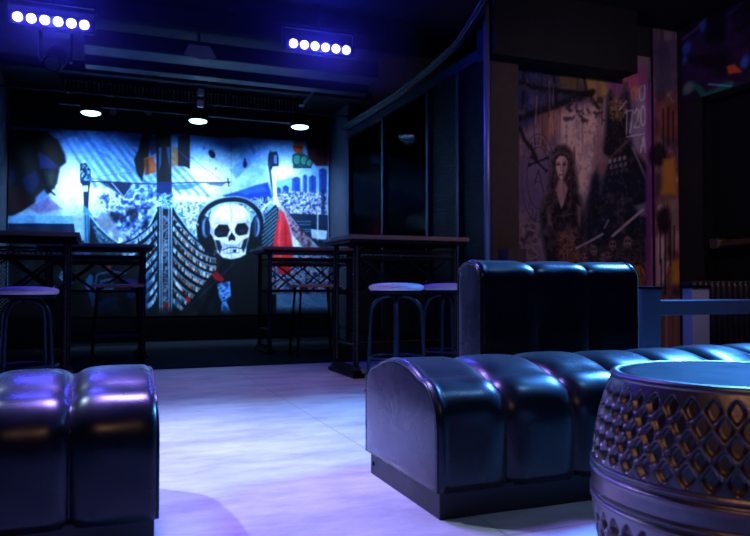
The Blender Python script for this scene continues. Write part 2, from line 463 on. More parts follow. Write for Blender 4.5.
    A.poly([(100, 178), (134, 179), (125, 195)], (10, 34, 76), .95, 1.2); A.line([(112, 179), (124, 194), (133, 180)], .9, (190, 220, 245), .8); A.line([(106, 180), (118, 190)], .7, (150, 190, 230), .7)
    A.tex([(132, 180), (160, 181), (160, 200), (146, 204), (136, 190)], 4, [(16, 50, 110), (60, 120, 190), (210, 230, 250), (40, 84, 150)], .7, 3)
    A.poly([(172, 182), (202, 181), (190, 187), (175, 188)], (50, 120, 180), .7, 1.5); A.poly([(205, 180), (228, 179), (222, 184), (210, 183)], (60, 80, 120), .7, 1.2)
    A.line([(182, 147), (200, 162), (222, 178)], .8, (90, 100, 145), .8); A.line([(228, 176), (229, 184)], 1.4, (34, 40, 70), .9); A.line([(100, 172), (132, 168)], .6, (60, 80, 130), .6)
    # dark sails with ochre lanterns around the mast
    A.poly([(143, 128), (152, 128), (149, 150), (145, 162), (142, 177), (137, 169), (134, 155), (138, 146)], (6, 10, 22), 1, 1.5)
    A.poly([(144, 153), (154, 151), (156, 168), (145, 171)], (165, 88, 34), .95, 2); A.poly([(145, 155), (149, 154), (149, 170), (146, 170)], (60, 30, 20), .7, 2)
    A.poly([(148, 132), (158, 131), (157, 148), (151, 151)], (18, 44, 96), .9, 1.5)
    A.poly([(172, 144), (180, 144), (179, 163), (172, 163)], (150, 104, 50), .8, 2)
    A.poly([(178, 133), (190, 132), (190, 167), (185, 164), (178, 163)], (10, 14, 46), 1, 1.2); A.line([(179, 148), (189, 158)], .8, (70, 90, 160), .7)
    A.poly([(156, 129), (171, 129), (172, 200), (157, 200)], (5, 9, 26), 1, 1)
    A.poly([(159, 143), (161.5, 143), (161, 160), (159, 168)], (70, 130, 190), .75, 1.2); A.poly([(166.5, 143), (170, 143), (170, 168), (168, 154)], (60, 115, 180), .75, 1.2)
    A.poly([(157, 178), (172, 179), (172, 197), (157, 197)], (10, 50, 112), .95, 1.5); A.tex([(157, 190), (172, 190), (172, 200), (157, 200)], 2, [(8, 34, 70), (40, 100, 160), (230, 245, 255)], .8, 1)
    A.ell(212, 151, 3.2, 4.6, (12, 16, 40), .95, -.5); A.line([(208, 149), (217, 157)], .8, (60, 84, 140), .7); A.ell(245, 163, 2.2, 3.6, (14, 30, 70), .9); A.ell(245, 158.5, 1, 1.6, (14, 30, 70), .9); A.ell(204, 145, 1, 2, (50, 80, 140), .7); A.ell(216, 166, 1.2, 1.6, (90, 110, 170), .6)
    A.poly([(250, 140), (256, 150), (254, 154), (249, 146)], (50, 90, 165), .7, 1.2)
    # hull: crescents either side of the stem
    A.poly([(90, 211), (97, 222), (108, 234), (120, 243), (134, 238), (147, 226), (156, 208), (158, 203), (158, 318), (88, 318)], (6, 22, 46), 1, .8)
    A.poly([(172, 201), (177, 212), (188, 228), (202, 242), (214, 249), (216, 318), (172, 318)], (6, 22, 46), 1, .8)
    A.poly([(214, 240), (250, 236), (276, 240), (276, 318), (214, 318)], (5, 11, 26), 1, 1.5)
    A.line([(90, 212), (98, 223), (108, 233), (120, 242)], 1.4, (170, 210, 230), .9); A.line([(119, 247), (134, 240), (147, 228), (157, 206)], 1.6, (175, 212, 238), .95)
    A.line([(172, 201), (178, 213), (189, 229), (203, 243), (216, 251)], 1.2, (150, 200, 230), .95)
    A.poly([(119, 235), (123, 237), (122, 246), (118, 245)], (220, 235, 250), .9)
    for k in range(6): A.line([(90 + 2 * k, 219 + 5 * k), (104 + 2 * k, 236 + 5 * k), (122 + 3 * k, 249 + 6 * k)], .8, (70, 135, 175), .7)
    A.tex([(91, 216), (104, 231), (120, 244), (118, 252), (98, 238)], 2, [(6, 26, 52), (40, 100, 140), (150, 205, 225), (14, 50, 84)], .7, 1.5)
    # fanned galleries, printed full of tiny lit windows
    warm = [(34, 50, 66), (90, 104, 116), (180, 184, 190), (222, 216, 212), (170, 130, 116), (112, 76, 70), (50, 62, 76)]
    cool = [(22, 44, 70), (56, 90, 118), (110, 146, 176), (176, 196, 214), (86, 116, 146), (36, 60, 88)]
    for k in range(9):
        y0 = 212 + k * 10.5
        def cv(t, y0=y0, k=k): return (173 + (43 - 3.2 * max(k - 3, 0)) * t, y0 + (66 - 4 * k) * t - (30 - 1.6 * k) * t * t)
        top = [cv(t / 7) for t in range(8)]
        A.tex(top + [(x, y + 7.2) for x, y in top][::-1], 5, [(70, 84, 98), (110, 122, 134), (146, 150, 156), (90, 92, 100)] if k else cool, .95, .7)
        for q in range(34):
            t = (q + A.rng.uniform(.2, .8)) / 34; x, y = cv(t); hgt = A.rng.uniform(2.2, 4.6)
            A.line([(x, y + 6.6 - hgt), (x, y + 6.4)], A.rng.uniform(.7, 1.5), [(246, 244, 242), (225, 228, 234), (150, 96, 80), (36, 46, 62), (205, 160, 146), (16, 26, 42)][A.rng.randint(6)], .9, .6)
        A.line(top, 1.6, (4, 16, 34), 1); A.line([(x, y + 1.5) for x, y in top], .7, (140, 190, 215), .85); A.line([(x, y + 7.4) for x, y in top], 1.5, (5, 18, 36), 1)
        if k < 8:
            def cl(t, y0=y0, k=k): return (157 - (38 - 3.5 * k) * t, y0 + 4 + (46 - 2 * k) * t - 20 * t * t)
            tp = [cl(t / 7) for t in range(8)]
            A.tex(tp + [(x, y + 6.4) for x, y in tp][::-1], 5, [(40, 70, 100), (80, 116, 146), (120, 150, 176), (56, 88, 118)], .92, .7)
            for q in range(26):
                t = (q + A.rng.uniform(.2, .8)) / 26; x, y = cl(t); hgt = A.rng.uniform(2, 4)
                A.line([(x, y + 6 - hgt), (x, y + 5.8)], A.rng.uniform(.7, 1.4), [(235, 242, 248), (170, 200, 222), (20, 44, 72), (110, 150, 180)][A.rng.randint(4)], .9, .6)
            A.line(tp, 1.5, (4, 16, 36), 1); A.line([(x, y + 1.5) for x, y in tp], .8, (130, 190, 225), .9)
    # stem post
    A.poly([(157, 203), (173, 203), (173, 318), (157, 318)], (8, 28, 56), 1, .6)
    for x in (160, 162.2, 169, 171.6): A.line([(x, 206), (x, 314)], .9, (185, 215, 232), .95)
    A.poly([(155, 198), (175, 198), (175, 204), (155, 204)], (215, 235, 245), .85, 1.2)
    A.poly([(160, 196), (166, 191), (172, 197), (170, 206), (161, 206)], (50, 130, 180), .95, 1); A.tex([(159, 192), (174, 192), (173, 206), (159, 206)], 1.8, [(14, 60, 100), (90, 170, 205), (240, 250, 255), (30, 90, 135)], .8, 1)
    A.tex([(163.2, 208), (168, 208), (168, 316), (163.2, 316)], 3, [(8, 26, 50), (50, 84, 120), (180, 195, 212), (20, 40, 66), (130, 84, 104)], .85, .6)
    A.ell(166, 306, 2.5, 4, (170, 16, 28), .85); A.ell(178, 302, 4, 6, (80, 120, 150), .6, .5, 2)
    # below decks: dark with cyan details
    A.poly([(82, 250), (124, 256), (140, 268), (146, 318), (60, 318), (60, 244)], (4, 10, 24), .96, 4)
    A.poly([(8, 236), (84, 238), (84, 318), (8, 318)], (4, 11, 26), .98, 2)
    for pth in ([(95, 286), (97, 273), (110, 270), (126, 272)], [(95, 286), (94, 296), (93, 305)], [(101, 280), (112, 278), (113, 288), (102, 288), (101, 280)]):
        A.line(pth, 1.6, (70, 140, 195), .8, 1.2)
    A.poly([(121, 277), (137, 278), (138, 287), (122, 286)], (40, 30, 110), .9, 1.2); A.line([(123, 284), (137, 286)], 1.5, (200, 110, 185), .9)
    A.poly([(105, 268), (109, 262), (112, 268)], (150, 30, 70), .9, 1)
    A.ell(132, 293, 6, 5, (20, 80, 150), .75, 0, 3); A.tex([(98, 297), (120, 297), (121, 311), (98, 311)], 2.4, [(4, 12, 30), (14, 40, 90), (40, 90, 160)], .8, 3)
    A.poly([(58, 276), (63, 266), (66, 266), (63, 282)], (100, 180, 220), .85, 1.4); A.poly([(84, 282), (90, 272), (93, 276), (93, 306), (88, 292)], (60, 135, 195), .75, 1.8)
    A.poly([(20, 264), (28, 262), (32, 284), (24, 284)], (12, 40, 90), .75, 2); A.ell(45, 266, 5, 4, (40, 80, 125), .5, 0, 3); A.ell(52, 286, 3, 2, (170, 215, 240), .8)
    A.ell(70, 281, 4, 3, (30, 100, 170), .8); A.tex([(14, 242), (92, 244), (92, 258), (14, 256)], 5, [(4, 12, 28), (16, 50, 100), (50, 110, 170), (6, 20, 44)], .7, 2)
    A.poly([(144, 272), (149, 272), (148, 314), (145, 314)], (30, 90, 160), .7, 1.8)
    # diagonal spar, red ends, blue cloth below the skull
    A.poly([(176, 318), (228, 254), (240, 258), (200, 318)], (4, 8, 20), 1, 2); A.line([(192, 304), (234, 262)], 1.3, (44, 60, 100), .8)
    A.poly([(212, 273), (217, 271), (224, 278), (222, 282), (214, 278)], (180, 22, 46), .95, 1); A.ell(188, 299, 2.6, 3, (180, 44, 60), .95); A.line([(200, 311), (208, 312)], 2, (90, 12, 26), .8)
    A.tex([(217, 283), (230, 281), (231, 297), (226, 301), (232, 314), (220, 314), (222, 302), (219, 296)], 3, [(30, 84, 160), (80, 150, 220), (165, 210, 245), (50, 110, 190)], .95, 1); A.line([(221, 302), (231, 297)], 1.2, (15, 40, 80), .9)
    # skyline on the right
    A.poly([(274, 181), (292, 176), (300, 176), (300, 200), (274, 200)], (120, 176, 220), .8, 2)
    for x0, x1, y in ((292, 300, 176), (303, 307, 174), (309, 316, 175), (319, 327, 168), (276, 281, 186), (283, 289, 184)):
        A.poly([(x0, y + 2), ((x0 + x1) / 2, y), (x1, y + 2), (x1, 204), (x0, 204)], (18, 60, 140), .9, 1.2); A.line([(x0 + 1.4, y + 4), (x0 + 1.4, 200)], .8, (80, 140, 205), .7)
    A.tex([(272, 194), (290, 190), (328, 194), (328, 216), (290, 216), (276, 206)], 2.3, [(30, 62, 110), (84, 120, 175), (190, 204, 230), (232, 230, 242), (160, 134, 156), (100, 136, 188), (44, 78, 128)], .92, 2.5)
    A.tex([(236, 199), (270, 195), (268, 214), (258, 216), (240, 204)], 2.2, [(12, 40, 84), (60, 100, 160), (225, 232, 245), (30, 66, 116)], .85, 2)
    A.poly([(288, 213), (328, 215), (328, 260), (306, 258)], (22, 54, 84), 1, 1)
    for y in (221, 224, 229, 231): A.line([(294, y), (311, y + .6)], .9, (105, 160, 195), .8)
    A.poly([(311, 224), (327, 226), (327, 236), (311, 234)], (14, 42, 74), 1); A.poly([(311, 229), (327, 231), (326, 240), (312, 238)], (215, 228, 240), .9, 1)
    A.line([(318, 214), (318, 240)], 1.2, (220, 235, 245), .8); A.poly([(312, 240), (326, 241), (326, 247), (312, 246)], (10, 30, 60), 1); A.poly([(321, 190), (325, 190), (325, 226), (321, 226)], (18, 44, 90), .7, 1.5)
    # painted tags top right
    A.poly([(306, 139), (328, 140), (328, 166), (316, 166), (308, 158)], (70, 10, 26), .95, 2); A.line([(312, 150), (318, 146), (320, 156)], 1, (20, 10, 30), .8); A.ell(314, 152, 3, 4, (120, 24, 40), .7, 0, 2)
    A.ell(298, 146.5, 5, 6, (176, 88, 44), 1); A.line([(293.5, 146), (302.5, 147)], .8, (50, 30, 30), .9); A.line([(295, 141), (303, 151)], .7, (50, 30, 30), .7)
    A.poly([(292, 154), (302, 151), (312, 162), (311, 168), (293, 168)], (34, 96, 100), .95, 1)
    for c in ((297, 159, 5), (304, 160, 4.5), (309, 163, 3.5)): A.ell(c[0], c[1], c[2], c[2] + .8, (14, 34, 42), 1); A.ell(c[0], c[1], c[2] - 1, c[2] - .2, (60, 140, 132), 1)
    A.line([(293, 166), (311, 168)], 1, (15, 30, 40), .9)
    # stern mast with a curled head
    A.ell(270.3, 160, 2.6, 10, (8, 22, 50), 1); A.poly([(270, 151), (277, 150), (279, 156), (279, 165), (270, 166)], (12, 34, 74), 1, .8)
    A.poly([(274, 154), (277, 154), (277, 163), (274, 162)], (90, 150, 200), .85); A.line([(269, 160), (271, 178), (274, 195)], 2.2, (20, 54, 100), .95)
    A.poly([(272, 168), (275, 168), (277, 196), (281, 206), (274, 206), (273, 190)], (245, 250, 255), .95, 1)
    # stern: striped wing, red robe, pale bands
    A.poly([(258, 222), (276, 203), (280, 210), (274, 248), (252, 256)], (18, 46, 70), 1, 1)
    for k in range(9): A.line([(259 + k * .4, 222 + 3.6 * k), (277, 207 + 3.8 * k)], .9, (150, 190, 208), .75)
    A.line([(259, 214), (264, 207), (270, 201), (277, 202)], 1.8, (230, 240, 248), .95)
    A.poly([(279, 206), (284, 205), (300, 228), (330, 258), (326, 290), (290, 290), (276, 262)], (180, 186, 208), .9, 1.5)
    A.tex([(284, 208), (296, 222), (310, 240), (322, 258), (306, 258), (292, 232)], 3, [(60, 50, 70), (130, 90, 104), (190, 160, 175), (80, 70, 96)], .9, 1.5)
    A.line([(284, 206), (306, 234), (328, 250)], 1.3, (40, 44, 72), .8); A.poly([(292, 234), (304, 248), (298, 262), (292, 256)], (250, 250, 255), .9, 1)
    A.tex([(270, 252), (330, 250), (330, 294), (270, 294)], 2.6, [(24, 44, 80), (54, 92, 144), (120, 154, 196), (200, 208, 226), (170, 100, 112), (70, 106, 158), (30, 54, 94)], .9, 2)
    A.poly([(280, 208), (284, 212), (289, 226), (293, 250), (290, 274), (279, 274), (272, 250), (276, 228)], (225, 48, 64), .97, 1.2)
    A.line([(281, 214), (279, 240), (281, 262)], 2, (248, 120, 130), .6, 2); A.line([(285, 220), (286, 250)], 1.6, (165, 18, 38), .6, 1.5)
    # skull wearing headphones
    W = (240, 241, 248); Dk = (5, 11, 26); Sh = (120, 136, 172)
    A.poly([(196, 223), (198, 240), (206, 250), (214, 256), (216, 236)], Dk, 1, 2); A.poly([(250, 222), (262, 222), (262, 246), (252, 258), (246, 252)], Dk, 1, 2)
    arc = [(230.5 + 31 * math.cos(a), 223 - 25.5 * math.sin(a)) for a in np.linspace(.1, PI - .1, 22)]
    A.line(arc, 6.6, (140, 180, 208), 1, .8); A.line(arc, 4.8, (6, 18, 40), 1, .8)
    A.poly([(210, 222), (211.5, 213), (217, 206), (225, 202.6), (234, 202.6), (243, 206), (249, 213), (250.5, 222), (249.5, 232), (248.5, 238), (246.5, 246), (245.5, 254), (240, 257), (231, 258.5), (223, 256.5), (217.5, 251), (215, 240), (211.5, 232)], W, 1, 1.2)
    A.glow(223, 209, 7, 6, (255, 255, 255), .7); A.poly([(246, 212), (250, 222), (249, 232), (246, 226)], Sh, .6, 3); A.poly([(210.5, 222), (213, 226), (214, 236), (212, 232)], Sh, .7, 2.5)
    A.poly([(214.5, 228), (219, 222.5), (228, 223), (230, 229), (227, 235.5), (218, 236), (214.5, 233)], Dk, 1, 1.4); A.poly([(234.5, 228), (237, 222.5), (245, 222), (248.5, 227.5), (247, 233.5), (239, 235), (235, 232)], Dk, 1, 1.4)
    A.ell(220, 231.5, 3.4, 2.6, (44, 76, 116), .6, 0, 2.4); A.ell(242, 230.5, 3.2, 2.4, (44, 76, 116), .6, 0, 2.4); A.line([(214, 222.5), (220, 220.5), (229, 221.5)], 1.2, Sh, .6, 1.5); A.line([(235, 221.5), (243, 220), (249, 222)], 1.2, Sh, .6, 1.5)
    A.poly([(231.5, 230.5), (228, 236.5), (228.4, 240.4), (231, 239), (232, 239), (235, 240.2), (235.6, 236.5)], Dk, 1, .9)
    A.poly([(215.5, 238), (220, 239), (222.5, 246), (220, 252.5), (217, 247)], (16, 34, 64), .95, 1.5); A.poly([(248, 237), (243.5, 239), (241, 247), (243.5, 252), (246, 246)], (16, 34, 64), .95, 1.5)
    A.poly([(222, 240), (228, 243.5), (236, 243.5), (242, 240), (240, 246), (224, 246.5)], Sh, .45, 2)
    A.line([(222.5, 248.6), (229, 246.6), (236, 246.6), (241, 248)], 1.1, (16, 32, 62), .95); A.line([(224, 252.4), (239, 252)], .8, (90, 110, 150), .8)
    for x in range(224, 242, 3): A.line([(x, 244), (x, 251.5)], .6, (96, 116, 156), .85)
    A.ell(234.5, 250, 1.8, 1.6, (20, 36, 66), .9); A.line([(229, 203), (233, 213), (231, 221)], .7, (170, 176, 200), .8); A.line([(238, 205), (240, 214)], .6, (185, 190, 212), .6)
    for x, sgn in ((204.5, 1), (257.5, -1)):
        A.ell(x, 226, 6, 12, (8, 22, 46), 1, 0, 1); A.ell(x + 1.2 * sgn, 226, 3.6, 10, (140, 175, 205), .9, 0, 1.2); A.ell(x + 2.4 * sgn, 226, 2.6, 9, (18, 42, 76), 1, 0, 1); A.line([(x - 2, 219), (x - 2, 233)], 1, (90, 130, 165), .7)
    # bottom goes nearly black, sewn seams, print grain
    A.mix(np.clip((A.Y - 306) / 7, 0, 1) * .8, (4, 7, 16))
    for x in (158, 231): A.line([(x, 120), (x + .5, 320)], .5, (20, 40, 80), .45)
    gr = A.noise(2.5, 2.5, 2); A.C *= (.9 + .2 * gr)[..., None]
    # ink saturation: printed mid tones sit darker than paper white
    A.C = 255 * (np.clip(A.C, 0, 255) / 255) ** 1.38
    return A


def paint_mural():
    A = Art(505, 40, 682, 300, 1.8, (128, 104, 120), 5)
    n = A.noise(30, 40, 5); st = A.noise(3.5, 70, 4); bl = A.noise(9, 12, 5); gr = A.noise(2.2, 3, 3)
    A.mix(np.clip((n - .5) * 4, 0, 1) * .5, (92, 76, 108)); A.mix(np.clip((st - .5) * 5, 0, 1) * .4, (168, 138, 136)); A.mix(np.clip((bl - .56) * 6, 0, 1) * .6, (62, 48, 70))
    A.poly([(505, 40), (604, 40), (600, 95), (556, 112), (505, 140)], (30, 38, 76), .85, 12)
    A.poly([(515, 62), (532, 62), (530, 118), (515, 124)], (26, 44, 112), .6, 5); A.poly([(558, 70), (582, 66), (580, 92), (560, 90)], (104, 80, 44), .85, 5)
    A.poly([(578, 72), (602, 64), (608, 92), (598, 112), (586, 96)], (172, 134, 66), .9, 6)
    A.poly([(536, 112), (556, 104), (552, 140), (542, 158)], (146, 96, 74), .8, 6); A.poly([(546, 116), (566, 104), (560, 130), (550, 138)], (186, 116, 90), .7, 5)
    A.poly([(556, 116), (574, 106), (602, 106), (600, 150), (588, 196), (574, 190), (560, 150)], (214, 178, 166), .9, 12)
    A.poly([(604, 72), (646, 66), (650, 92), (632, 100), (612, 98)], (136, 66, 128), .85, 7); A.poly([(618, 78), (640, 76), (636, 92), (628, 96)], (190, 92, 104), .75, 6)
    A.poly([(624, 92), (650, 88), (650, 150), (632, 150)], (150, 140, 172), .65, 10); A.poly([(632, 88), (640, 86), (638, 100), (630, 100)], (215, 130, 90), .7, 4)
    A.mix(np.clip((st - .52) * 7, 0, 1) * .35, (70, 52, 70)); A.mix(np.clip((gr - .58) * 6, 0, 1) * .35, (60, 46, 62))
    for p, wd in (([(514, 82), (545, 90), (590, 95)], 5), ([(514, 120), (560, 104), (592, 92)], 6), ([(524, 62), (522, 110)], 3), ([(582, 70), (586, 92), (598, 108)], 3), ([(553, 74), (556, 104)], 2.5)):
        A.line(p, wd, (12, 10, 20), .92, 3)
    for k in range(40):
        x = A.rng.uniform(516, 650); y = A.rng.uniform(60, 150); A.line([(x, y), (x + A.rng.uniform(-2, 2), y + A.rng.uniform(8, 40))], A.rng.uniform(.5, 1.6), [(24, 16, 34), (180, 150, 150)][k % 3 == 0], .5, 1)
    for k in range(26):
        x = A.rng.uniform(565, 604); y = A.rng.uniform(100, 124); A.ell(x, y, A.rng.uniform(1, 3.4), A.rng.uniform(1, 3), (34, 24, 40), .7, A.rng.uniform(0, 3), 1.5)
    # ring emblem with crossed bones
    A.ell(537, 186, 18, 34, (66, 62, 110), .4, 0, 12)
    for rx, ry in ((17, 44), (11.5, 31)):
        A.line([(538 + rx * math.cos(a), 178 + ry * math.sin(a)) for a in np.linspace(0, 2 * PI, 40)], 1, (44, 32, 56), .7)
    for k, a in enumerate(np.linspace(-2.3, -.7, 7)):
        x, y = 538 + 14.2 * math.cos(a), 178 + 37 * math.sin(a)
        for pth in [[(0, -3), (0, 3), (1.8, 3)], [(.6, -3), (.6, 3)], [(1.6, -2.4), (0, -3), (0, 3), (1.6, 2.4), (1.4, 0)], [(1.6, -3), (0, -3), (0, 3), (1.6, 3)], [(0, 3), (0, -3), (1.6, -2), (0, 0), (1.8, 3)]][k % 5:k % 5 + 1]:
            A.line([(x - 1 + u, y + v) for u, v in pth], .8, (36, 24, 46), .85)
    for k, a in enumerate(np.linspace(.8, 2.3, 6)):
        x, y = 538 + 14.2 * math.cos(a), 178 + 37 * math.sin(a); A.line([(x, y - 3), (x, y + 3), (x + 1.2, y + 3)], .8, (40, 28, 50), .6)
    A.line([(529, 165), (547, 158)], 2, (20, 14, 30), .95); A.line([(531, 157), (546, 171)], 2, (20, 14, 30), .95)
    for x, y in ((529, 165), (547, 158), (531, 157), (546, 171)): A.ell(x, y, 1.6, 2, (20, 14, 30), .95)
    A.line([(534, 184), (538, 170), (543, 192)], 1.4, (50, 36, 66), .8); A.line([(535, 182), (541, 182)], 1, (50, 36, 66), .7); A.line([(519, 128), (524, 140), (532, 150), (536, 160)], 3.6, (9, 8, 16), .92, 2.5)
    A.tex([(516, 224), (536, 216), (540, 270), (516, 274)], 6, [(40, 30, 46), (90, 72, 86), (140, 116, 124), (60, 46, 60)], .7, 8)
    # woman with long loose hair, dark coat
    Dk = (15, 12, 21)
    hair = [(34, 24, 28), (14, 11, 16), (62, 46, 48), (22, 17, 24), (96, 74, 74)]
    A.poly([(548, 196), (556, 188), (570, 188), (579, 196), (585, 222), (583, 275), (548, 275), (541, 232), (540, 212)], Dk, .92, 6)
    A.tex([(551, 168), (551, 154), (557, 146), (565, 145), (572, 152), (575, 168), (578, 188), (574, 204), (549, 206), (547, 186)], 3, hair, .95, 5)
    A.poly([(555.5, 160), (559, 156), (564, 156.5), (567, 161), (566.4, 170), (563.4, 178), (560.4, 181), (557.4, 176), (555.6, 168)], (206, 170, 160), .95, 2)
    A.poly([(563, 158), (567, 161), (566, 172), (562, 180), (562.6, 168)], (120, 92, 94), .55, 2.5)
    for x in (557.8, 563.8): A.ell(x, 164.6, 1.7, 1.1, (20, 14, 22), .9, 0, 1); A.line([(x - 1.6, 162.6), (x + 1.6, 162.4)], .7, (40, 28, 34), .8)
    A.line([(560.4, 165), (560, 170.6), (561.4, 171)], .8, (120, 86, 86), .8); A.line([(558.6, 175), (562.6, 174.8)], 1.2, (120, 50, 58), .9)
    A.line([(552.6, 156), (560, 151.5), (569, 155)], 2.4, (100, 76, 84), .8, 1.5); A.tex([(553, 150), (558, 146), (566, 146), (571, 152), (560, 152)], 2, hair, .8, 2)
    A.poly([(557.6, 180), (563, 180), (567, 188), (564, 204), (561, 210), (558, 202), (555, 190)], (186, 146, 140), .85, 2.5); A.line([(554, 192), (561, 212), (569, 190)], 1.6, (10, 8, 14), .9)
    for k in range(9): x = A.rng.uniform(550, 574); A.line([(x, A.rng.uniform(162, 176)), (x + A.rng.uniform(-3, 3), A.rng.uniform(190, 208))], .8, (88, 66, 68), .6)
    A.poly([(545, 206), (550, 208), (551, 226), (547, 224)], (150, 114, 112), .6, 3); A.poly([(576, 204), (581, 208), (580, 228), (577, 222)], (160, 124, 120), .65, 3)
    A.tex([(555, 232), (577, 227), (583, 266), (560, 272)], 4, [(40, 24, 28), (110, 66, 58), (160, 108, 92), (70, 42, 44), (130, 90, 84)], .8, 6)
    A.ell(548, 203, 7, 10, (48, 40, 46), .6, .3, 5); A.line([(556, 216), (572, 214)], 1.4, (84, 66, 66), .7)
    # tall horned and bearded captain
    A.poly([(606, 112), (607, 96), (610, 90), (614, 103), (620, 98), (625, 83), (629, 94), (631, 110), (628, 132), (634, 152), (648, 166), (650, 262), (588, 268), (584, 214), (592, 178), (601, 160), (605, 132)], (12, 13, 26), .94, 5)
    A.tex([(608, 102), (616, 98), (624, 101), (627, 113), (620, 122), (610, 118)], 3, [(16, 12, 18), (110, 80, 54), (196, 156, 100), (60, 42, 38), (150, 120, 104)], .8, 4)
    A.line([(619, 110), (626, 101)], 1.4, (205, 195, 205), .75); A.line([(612, 118), (614, 128)], 1.4, (160, 112, 86), .6); A.ell(613, 112, 1.6, 1.1, (10, 8, 12), .9); A.ell(621, 111, 1.6, 1.1, (10, 8, 12), .9)
    A.tex([(608, 122), (626, 122), (627, 138), (618, 156), (608, 140)], 3, [(6, 6, 12), (18, 18, 30), (40, 36, 46), (10, 10, 18)], .8, 3)
    A.poly([(600, 150), (608, 158), (604, 178), (600, 198), (597, 172)], (176, 134, 136), .65, 4); A.line([(600, 168), (616, 152), (628, 140)], 3, (126, 86, 82), .6, 2.5)
    for r in range(3):
        for c in range(4): A.poly([(608 + c * 4.8 + r, 160 + r * 6 - c * 1.2), (611 + c * 4.8 + r, 159 + r * 6 - c * 1.2), (611 + c * 4.8 + r, 163 + r * 6 - c * 1.2), (608 + c * 4.8 + r, 164 + r * 6 - c * 1.2)], (190, 176, 190), .7 - .2 * r, 1.6)
    A.line([(632, 148), (640, 166), (645, 178)], 2, (150, 146, 172), .7, 1.5); A.poly([(592, 176), (648, 176), (648, 232), (588, 240)], (15, 25, 54), .6, 12)
    A.tex([(590, 196), (646, 190), (646, 236), (590, 244)], 9, [(10, 12, 26), (20, 28, 54), (36, 36, 54), (12, 14, 28)], .6, 8)
    # blades and little skulls along the foot
    A.line([(576, 248), (590, 241), (602, 234)], 2.2, (170, 164, 170), .85, 1); A.line([(612, 236), (628, 222), (642, 210)], 2.6, (186, 176, 182), .85, 1); A.poly([(634, 206), (646, 202), (646, 216), (640, 216)], (170, 160, 180), .6, 4)
    A.line([(604, 228), (608, 220)], 2, (150, 140, 150), .7, 1)
    A.tex([(580, 246), (648, 238), (648, 276), (580, 276)], 6, [(16, 13, 20), (50, 38, 46), (110, 84, 90), (30, 22, 30), (80, 60, 66)], .6, 8)
    for x, y, r in ((593, 250, 5), (612, 245, 5), (608, 256, 4), (627, 242, 6), (584, 257, 4), (602, 258, 4)):
        A.ell(x, y, r * .7, r, (156, 126, 130), .65, 0, 2); A.ell(x - 1.4, y - 1, 1, 1.3, Dk, .9); A.ell(x + 1.4, y - 1, 1, 1.3, Dk, .9); A.line([(x - 1.4, y + r * .6), (x + 1.4, y + r * .6)], .8, Dk, .8)
    A.ell(637, 277, 10, 15, (30, 22, 24), .9, 0, 2); A.ell(637, 277, 8, 12, (176, 110, 50), .85, 0, 2)
    for k in range(9): A.line([(630 + k * 1.6, 269 + (k % 3) * 4), (634 + k * 1.3, 285 - (k % 2) * 8)], 1, (30, 20, 22), .85)
    # year and letters
    P = (214, 208, 226)
    A.line([(641.5, 86), (639, 89), (639, 98), (641, 101), (644, 98), (644, 85)], 1.2, P, .8)
    A.line([(624.5, 113), (626.5, 110), (626, 134)], 1.3, P, .7)
    A.line([(628, 111), (632.4, 110.4), (629.4, 133)], 1.4, P, .8)
    A.line([(634, 113), (636, 109), (638.4, 111), (637.4, 118), (633.6, 128), (638.6, 127)], 1.4, P, .85)
    A.line([(642.4 + 2.3 * math.cos(a), 116 + 10 * math.sin(a)) for a in np.linspace(0, 2 * PI, 20)], 1.4, P, .9)
    A.line([(626, 137), (644, 134)], 1.4, P, .7); A.line([(640, 152), (643, 137), (645, 152)], 1.4, P, .85); A.line([(641, 146), (644.6, 145)], 1.1, P, .8)
    A.mix(np.clip((bl - .6) * 7, 0, 1) * (A.X < 648) * .4, (120, 98, 112)); A.mix(np.clip((gr - .6) * 8, 0, 1) * (A.X < 648) * .25, (150, 126, 132))
    # pier: purple arris, drips, ochre patches
    n2 = A.noise(7, 14, 4); pm = (A.X > 650).astype(float)
    A.mix(pm, (112, 78, 82)); A.mix(pm * np.clip((n2 - .5) * 6, 0, 1) * .8, (62, 44, 66)); A.mix(pm * np.clip((.44 - n2) * 7, 0, 1) * .8, (196, 160, 158))
    A.poly([(645, 90), (652, 90), (653, 290), (645, 290)], (130, 56, 140), .7, 2.5); A.poly([(650, 40), (680, 40), (680, 92), (650, 92)], (60, 58, 92), .75, 6)
    A.poly([(654, 104), (680, 104), (680, 140), (654, 138)], (120, 60, 58), .8, 5); A.ell(656, 156, 8, 12, (20, 12, 18), .9, 0, 4)
    A.poly([(660, 160), (672, 158), (674, 196), (658, 194)], (196, 128, 44), .85, 5); A.poly([(668, 262), (677, 258), (678, 284), (668, 284)], (200, 146, 44), .85, 5); A.ell(662, 220, 8, 13, (18, 14, 22), .92, 0, 4)
    A.poly([(652, 238), (662, 236), (662, 284), (652, 286)], (204, 168, 182), .75, 5); A.poly([(666, 200), (676, 198), (676, 250), (668, 250)], (176, 140, 130), .6, 5)
    for x, y, l in ((657, 224, 40), (662, 228, 34), (667, 222, 44), (671, 226, 30), (660, 110, 44), (665, 108, 38), (670, 112, 30), (658, 260, 26), (662, 258, 36)): A.line([(x, y), (x, y + l)], 1.4, (20, 14, 22), .85)
    return A


